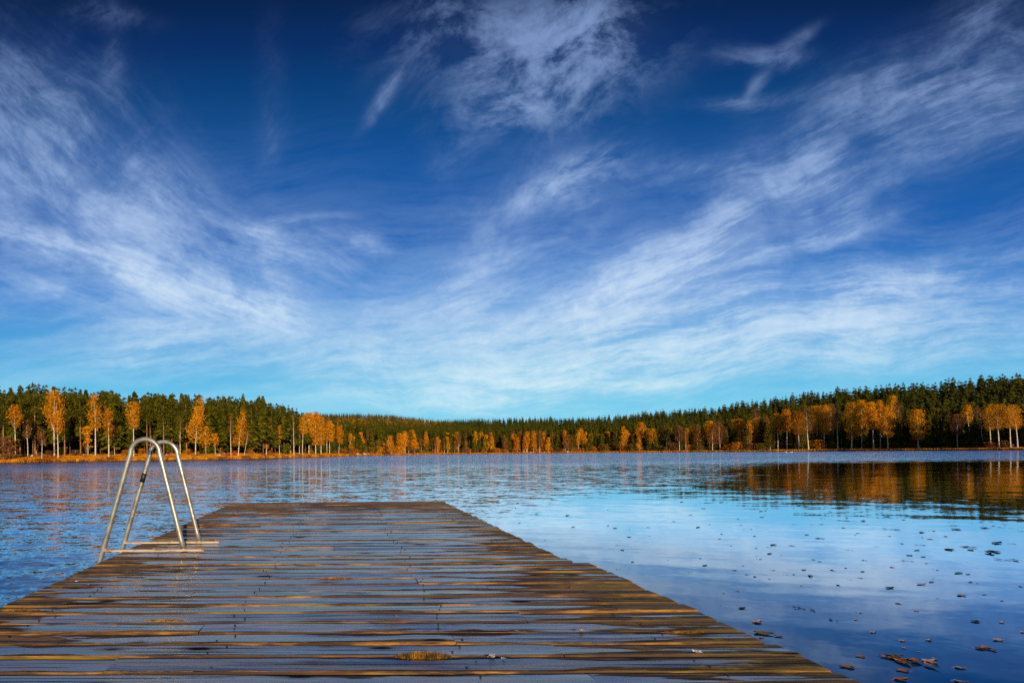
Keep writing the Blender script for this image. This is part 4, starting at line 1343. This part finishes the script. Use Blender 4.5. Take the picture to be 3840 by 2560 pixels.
DK = [(545, 625, 40), (520, 640, 24), (665, 630, 34), (520, 685, 30), (455, 722, 32), (50, 718, 24), (80, 765, 30), (285, 798, 30), (360, 828, 26), (420, 842, 20), (545, 797, 32), (690, 828, 26),
      (800, 838, 28), (945, 797, 36), (865, 738, 30), (820, 725, 20), (1160, 730, 30), (1345, 565, 26), (1560, 540, 30), (1640, 530, 36), (1730, 567, 34), (1800, 518, 50), (1550, 626, 44), (1735, 655, 50),
      (2080, 612, 50), (2175, 618, 36), (1465, 735, 50), (1480, 697, 34), (1350, 778, 36), (1665, 796, 32), (1810, 818, 40), (1900, 880, 48), (985, 900, 38), (1345, 920, 44), (740, 905, 26), (1400, 1025, 40),
      (335, 1058, 40), (1140, 1090, 36), (2240, 910, 40), (1930, 1150, 44), (880, 484, 26), (810, 486, 22), (775, 556, 24), (850, 580, 50), (1165, 428, 30), (1320, 433, 34), (940, 398, 28), (1000, 378, 30),
      (1495, 436, 26), (2050, 495, 30), (2130, 482, 24), (460, 395, 22), (460, 436, 18), (1120, 545, 24), (1025, 508, 22), (690, 484, 20), (1620, 585, 36), (1990, 510, 40), (1430, 617, 30), (260, 632, 20), (180, 585, 18), (110, 484, 18), (345, 518, 14), (395, 518, 14), (505, 516, 14), (130, 507, 14)]
for i, (cx, cy, wd) in enumerate(DK):
    afloat(2600 + cx * .5484, 1700 + cy * .5484, wd * .62, 'd' if i % 7 else 'g', 'dark leaf litter scrap drifting on the calm water right of the jetty', 'dark leaf litter drifting right of the jetty', i % 3 != 0, 1.3)
for i in range(84):
    Y = 1860 + 330 * lr_.random() ** 1.2
    X = lr_.uniform(1800 + (Y - 1880) * 1.6, 3830)
    afloat(X, Y, lr_.uniform(7, 17), 'd', 'dark leaf litter scrap drifting on the calm water right of the jetty', 'dark leaf litter drifting right of the jetty', lr_.random() < .4, 1.4)
for (cx, cy, wd) in [(685, 305, 14), (880, 350, 18), (910, 350, 12), (1450, 376, 34), (1110, 381, 26), (1720, 388, 30), (1945, 340, 28), (2045, 325, 22), (1910, 338, 18), (875, 322, 10), (1500, 298, 14), (2060, 445, 14), (1845, 392, 16), (1780, 190, 8), (125, 240, 8), (1560, 300, 10), (1240, 278, 10), (2180, 390, 12)]:
    afloat(2600 + cx * .5484, 1700 + cy * .5484, wd * .6, 'y', 'yellow leaf afloat where the right trees are mirrored', 'yellow leaves afloat on the mirrored trees', False)
for (cx, cy, wd) in [(215, 740, 26), (205, 770, 20), (385, 695, 14), (205, 900, 30), (290, 985, 26), (705, 710, 20), (780, 740, 22), (1380, 800, 28), (1055, 595, 14), (635, 930, 22), (1490, 610, 12), (5, 1135, 22), (130, 560, 12), (900, 640, 14), (1160, 650, 14)]:
    afloat(300 + cx * .3444, 1600 + cy * .3444, wd * .50, 'o', 'small orange leaf floating on the ripples left of the jetty', 'orange leaves on the ripples left of the jetty', False)
for (X, Y, wd) in [(35, 2165, 24), (40, 2186, 18), (120, 2010, 14), (195, 2120, 26), (30, 2240, 20), (160, 2168, 16), (250, 2048, 14), (80, 1950, 12), (160, 1930, 12), (225, 1990, 12)]:
    afloat(X, Y, wd * .8, 'p' if lr_.random() < .5 else 'd', 'brown leaf scrap on the blue ripples beside the left jetty edge', 'brown leaf scraps beside the left jetty edge', False)
for (cx, cy, wd) in [(485, 1040, 14), (600, 695, 14), (430, 700, 12), (210, 955, 18), (185, 1040, 10), (75, 1107, 24), (465, 1258, 36), (300, 940, 24), (1560, 895, 50), (1830, 970, 56), (2110, 1155, 36), (1110, 1136, 30), (1430, 1280, 40), (1230, 1222, 44), (1610, 1276, 44), (1670, 990, 18), (2110, 1005, 24), (1440, 1330, 30), (2080, 1276, 60), (2250, 1222, 34), (1540, 1355, 24), (1640, 1400, 26), (1990, 965, 26), (1525, 1075, 30)]:
    afloat(2600 + cx * .5484, 1700 + cy * .5484, wd * .6, 'p', 'pale brown floating leaf on the deep blue water near the jetty', 'pale leaves on the deep blue water near the jetty', False)

# ------------------------------------------------------------------ litter on the planks
M_fluff = plain('pale_fluff', (.78, .72, .78), (.45, .36, .34), .8, 60)
M_moss = plain('moss', (.50, .22, .012), (.10, .06, .008), .95, 30)


def on_deck(o, X, Y, rz=0.0):
    x, y = jl(X, Y, DZ)
    v = Matrix.Rotation(YAW, 3, 'Z') @ Vector((x, y, DZ + .004))
    o.location = v; o.rotation_euler = (0, 0, YAW + rz)


def scrap(X, Y, L, mt, label, group=None):
    g = Geo()
    for q in range(4):
        leaf_geo(g, lr_.gauss(0, L * .22), lr_.gauss(0, L * .14), L * lr_.uniform(.5, .8), lr_.uniform(0, 6.28), lr_, lift=lr_.uniform(.0, L * .1), curl=lr_.uniform(.4, .9))
    o = obj('dried_leaf', g.mesh('dried_leaf', mt, True)); on_deck(o, X, Y)
    tag(o, label, 'leaf', group)


scrap(2182, 2371, .045, M_fluff, 'white curled leaf scrap on the right middle of the deck')
scrap(1844, 2468, .044, M_fluff, 'pinkish white leaf scrap on the planks beyond the moss tuft')
scrap(1890, 2475, .022, M_fluff, 'tiny white crumb right beside the pinkish white leaf scrap')
scrap(2620, 2454, .040, M_fluff, 'white leaf scrap toward the right corner of the deck')
scrap(290, 2183, .030, M_fluff, 'small pale scrap on the planks near the left deck edge below the ladder')
scrap(241, 2267, .022, LM['o'], 'tiny orange scrap beside the dark knot near the left deck edge')
scrap(1700, 1948, .06, LM['p'], 'pale leaf scrap near the far right corner of the deck')
for (X, Y) in [(1747, 2006), (1832, 2003), (1515, 1950), (1737, 1941), (870, 1989), (937, 1972), (905, 1895), (940, 1897), (1668, 1905), (330, 2196), (1484, 2315), (1940, 2371)]:
    scrap(X, Y, .022, LM['p'], 'pale crumb of leaf lying on the planks', 'pale leaf crumbs on the planks')

g = Geo()
mr = random.Random(8)
for i in range(1500):
    a = mr.uniform(0, 6.28); rr = math.sqrt(mr.random())
    x, y = .135 * rr * math.cos(a), .036 * rr * math.sin(a)
    hh = .020 * (1 - rr ** 2) + mr.uniform(.003, .012)
    q = mr.uniform(0, 3.14); w_ = .0016
    g.add([(x - w_ * math.cos(q), y - w_ * math.sin(q), -.01), (x + w_ * math.cos(q), y + w_ * math.sin(q), -.01), (x + mr.gauss(0, .003), y + mr.gauss(0, .003), hh)], [(0, 1, 2)])
mossm = g.mesh('moss_tuft', M_moss); mo = obj('moss_tuft', mossm); on_deck(mo, 1588, 2464)
for (X, Y, sc_, lb) in [(620, 2328, .55, 'thin orange moss patch in a plank joint, left middle of the deck'), (2560, 2372, .5, 'thin moss patch near the right deck edge'), (60, 2290, .8, 'yellow moss patch at the left edge of the deck'), (1260, 2168, .6, 'thin moss strip in a joint at the middle of the deck')]:
    m2 = obj('moss_tuft', mossm); on_deck(m2, X, Y); m2.scale = (sc_ * 1.6, sc_ * .6, sc_ * .55); tag(m2, lb, 'moss')
tag(mo, 'orange brown moss tuft growing between two planks near the camera', 'moss')

# ------------------------------------------------------------------ people on the far banks
M_skin = plain('skin', (.55, .32, .22)); M_hair = plain('hair', (.06, .035, .02))
CL = {'white': plain('cloth_white', (.75, .70, .62)), 'red': plain('cloth_red', (.75, .04, .02)), 'blue': plain('cloth_blue', (.10, .14, .24)), 'pink': plain('cloth_pink', (.75, .03, .42)),
      'dark': plain('cloth_dark', (.03, .03, .045)), 'grey': plain('cloth_grey', (.25, .25, .30)), 'orange': plain('cloth_orange', (.85, .25, .02))}


def skinned(name, verts, edges, radii, mt, parent):
    me_ = D.meshes.new(name); me_.from_pydata(verts, edges, []); me_.materials.append(mt)
    o = obj(name, me_, parent)
    sm_ = o.modifiers.new('Skin', 'SKIN')
    if not me_.skin_vertices:
        bm_ = bmesh.new(); bm_.from_mesh(me_); bm_.verts.layers.skin.verify(); bm_.to_mesh(me_); bm_.free()
    for i, r__ in enumerate(radii):
        sv = me_.skin_vertices[0].data[i]; sv.radius = r__ if isinstance(r__, tuple) else (r__, r__); sv.use_root = (i == 0)
    ss_ = o.modifiers.new('Subdivision', 'SUBSURF'); ss_.levels = 1; ss_.render_levels = 1
    return o


def person(X, back, pose, top, legs, label, rz=0.0, dz=0.0):
    x, y, z, d = place(X, back)
    t = empty('person', (x, y, z + dz), rz); tag(t, label, 'person')
    if pose == 'sit':
        V = [(0, 0, .12), (0, .02, .36), (0, .05, .56), (0, .03, .66), (0, .0, .80), (-.17, .04, .54), (-.22, -.14, .36), (-.12, -.34, .34), (.17, .04, .54), (.22, -.14, .36), (.12, -.34, .34),
             (-.10, -.02, .12), (-.14, -.36, .42), (-.12, -.56, .08), (-.12, -.70, .05), (.10, -.02, .12), (.14, -.36, .42), (.12, -.56, .08), (.12, -.70, .05)]
    elif pose == 'walk':
        V = [(0, 0, .92), (0, .0, 1.15), (0, .0, 1.40), (0, -.01, 1.50), (0, -.02, 1.64), (-.19, 0, 1.40), (-.24, -.10, 1.14), (-.22, -.28, .98), (.19, 0, 1.40), (.25, .10, 1.14), (.24, .06, .90),
             (-.10, 0, .90), (-.11, -.14, .50), (-.11, -.10, .08), (-.11, -.24, .04), (.10, 0, .90), (.11, .10, .50), (.11, .30, .12), (.11, .20, .04)]
    else:
        V = [(0, 0, .92), (0, .0, 1.15), (0, .0, 1.40), (0, -.01, 1.50), (0, -.02, 1.64), (-.19, 0, 1.40), (-.24, .02, 1.12), (-.22, -.08, .88), (.19, 0, 1.40), (.24, .02, 1.12), (.22, -.08, .88),
             (-.10, 0, .90), (-.11, -.02, .50), (-.11, .02, .08), (-.11, -.14, .04), (.10, 0, .90), (.11, -.02, .50), (.11, .02, .08), (.11, -.14, .04)]
    E = [(0, 1), (1, 2), (2, 3), (3, 4), (2, 5), (5, 6), (6, 7), (2, 8), (8, 9), (9, 10), (0, 11), (11, 12), (12, 13), (13, 14), (0, 15), (15, 16), (16, 17), (17, 18)]
    Rr = [.13, .12, .13, .055, .10, .06, .045, .035, .06, .045, .035, .09, .065, .045, .035, .09, .065, .045, .035]
    skinned('body', V, E, Rr, M_skin, t)
    ji = [0, 1, 2, 5, 6, 7, 8, 9, 10]
    mp = {v: i for i, v in enumerate(ji)}
    Vj = [V[i] for i in ji]
    Vj[mp[7]] = tuple(Vector(V[6]).lerp(Vector(V[7]), .85)); Vj[mp[10]] = tuple(Vector(V[9]).lerp(Vector(V[10]), .85))
    skinned('jacket', Vj, [(0, 1), (1, 2), (2, 3), (3, 4), (4, 5), (2, 6), (6, 7), (7, 8)], [.155, .15, .155, .085, .065, .055, .085, .065, .055], CL[top], t)
    li = [0, 11, 12, 13, 15, 16, 17]
    skinned('trousers', [V[i] for i in li], [(0, 1), (1, 2), (2, 3), (0, 4), (4, 5), (5, 6)], [.15, .11, .085, .065, .11, .085, .065], CL[legs], t)
    hx_, hy_, hz_ = V[4]
    skinned('hair', [(hx_, hy_ + .035, hz_ - .02), (hx_, hy_ + .02, hz_ + .05)], [(0, 1)], [.105, .095], M_hair, t)
    return t


person(120, 7, 'sit', 'white', 'grey', 'person in pale clothes sitting among white birches at the far left')
person(314, 8, 'sit', 'red', 'dark', 'person in red top sitting on the left bank under tall spruces', .4)
person(284, 9, 'stand', 'blue', 'dark', 'person in grey blue standing left of the seated one in red', 1.2)
person(137, 9, 'stand', 'orange', 'grey', 'person in orange standing behind the trunks at the far left', 2.0)
person(638, 8, 'sit', 'red', 'dark', 'person in red sitting by the shore behind the ladder arches', -.5)
person(624, 7, 'sit', 'blue', 'grey', 'person in dark blue sitting beside the red one behind the ladder', .5)
person(841, 7, 'sit', 'pink', 'blue', 'person in bright pink sitting on the bank left of a bare birch')
person(3449, 5, 'stand', 'red', 'grey', 'person in red standing at the foot of the solitary golden birch', .8)
person(3504, 6, 'sit', 'dark', 'dark', 'person in dark clothes sitting in shade on the right shore')
person(3529, 6, 'sit', 'red', 'dark', 'person in red sitting on the right shore, left of a pair in red', .3)
person(3539, 6.5, 'sit', 'red', 'blue', 'person in red sitting on the right shore, right of a pair in red', -.3)
person(3797, 6, 'walk', 'grey', 'dark', 'person in grey walking between white birch stems near the right edge', 1.4)

# stones on the left bank ----------------------------------------------------------
M_stone = plain('shore_stone', (.62, .46, .36), (.38, .27, .20), .9, 3)
stm = []
for i in range(3):
    bm_ = bmesh.new(); bmesh.ops.create_icosphere(bm_, subdivisions=3, radius=1)
    for v in bm_.verts:
        f = 1 + .16 * math.sin(v.co.x * 3 + i) + .13 * math.sin(v.co.y * 4.3 + 2 * i) + .08 * math.sin(v.co.z * 7 + v.co.x * 5)
        v.co = Vector((v.co.x * f, v.co.y * f * .8, v.co.z * f * .55))
    me_ = D.meshes.new('boulder'); bm_.to_mesh(me_); bm_.free(); me_.materials.append(M_stone)
    stm.append(me_)
for i, (X, bk, r__) in enumerate([(820, 5, .75), (812, 4, .4), (880, 3, .5), (925, 4, .45), (1100, 2, .4), (1340, 3, 1.2), (1366, 2, 1.4), (1378, 3, 1.0), (330, 3, .35), (350, 4, .4), (370, 3, .4), (395, 2.5, .5), (2130, 3, 1.2), (1990, 2, .9), (3320, 2, .6), (1200, 2, .35)]):
    x, y, z, d = place(X, bk)
    o = obj('boulder', stm[i % 3]); o.location = (x, y, z + r__ * .2); o.scale = (r__,) * 3; o.rotation_euler = (0, 0, i * 1.3)
    tag(o, 'pale rounded boulder lying in dry grass at the lake edge', 'boulder', 'pale boulders along the lake edge')

# two white gulls far out on the right ------------------------------------------------
M_gull = plain('white_feathers', (.85, .85, .86)); M_gullg = plain('grey_wing', (.42, .45, .50)); M_beak = plain('yellow_beak', (.8, .45, .05))


def gull(X, Y, label, rz):
    x, y = on_plane(X, Y, 0.0)
    t = empty('gull', (x, y, 0), rz); tag(t, label, 'gull')
    t.scale = (1.6, 1.6, 1.6)
    skinned('body', [(0, 0, .06), (.14, 0, .08), (.20, 0, .17), (.24, 0, .24), (-.16, 0, .09), (-.28, 0, .13)], [(0, 1), (1, 2), (2, 3), (0, 4), (4, 5)],
            [(.085, .085), (.07, .07), (.035, .035), (.048, .048), (.06, .05), (.02, .03)], M_gull, t)
    for sgn in (-1, 1):
        g = Geo()
        g.add([(.10, sgn * .07, .13), (-.05, sgn * .085, .15), (-.32, sgn * .03, .14), (-.10, sgn * .095, .07), (.08, sgn * .09, .08)], [(0, 1, 3, 4), (1, 2, 3)])
        obj('wing', g.mesh('wing', M_gullg), t)
    g = Geo(); g.tube([(.27, 0, .24), (.34, 0, .225)], [.014, .004], 6); obj('beak', g.mesh('beak', M_beak), t)


gull(2948, 1695.3, 'white gull swimming far out on the right, left of two', .3)
gull(2968, 1695.1, 'white gull swimming far out on the right, right of two', 2.8)
#@@REST
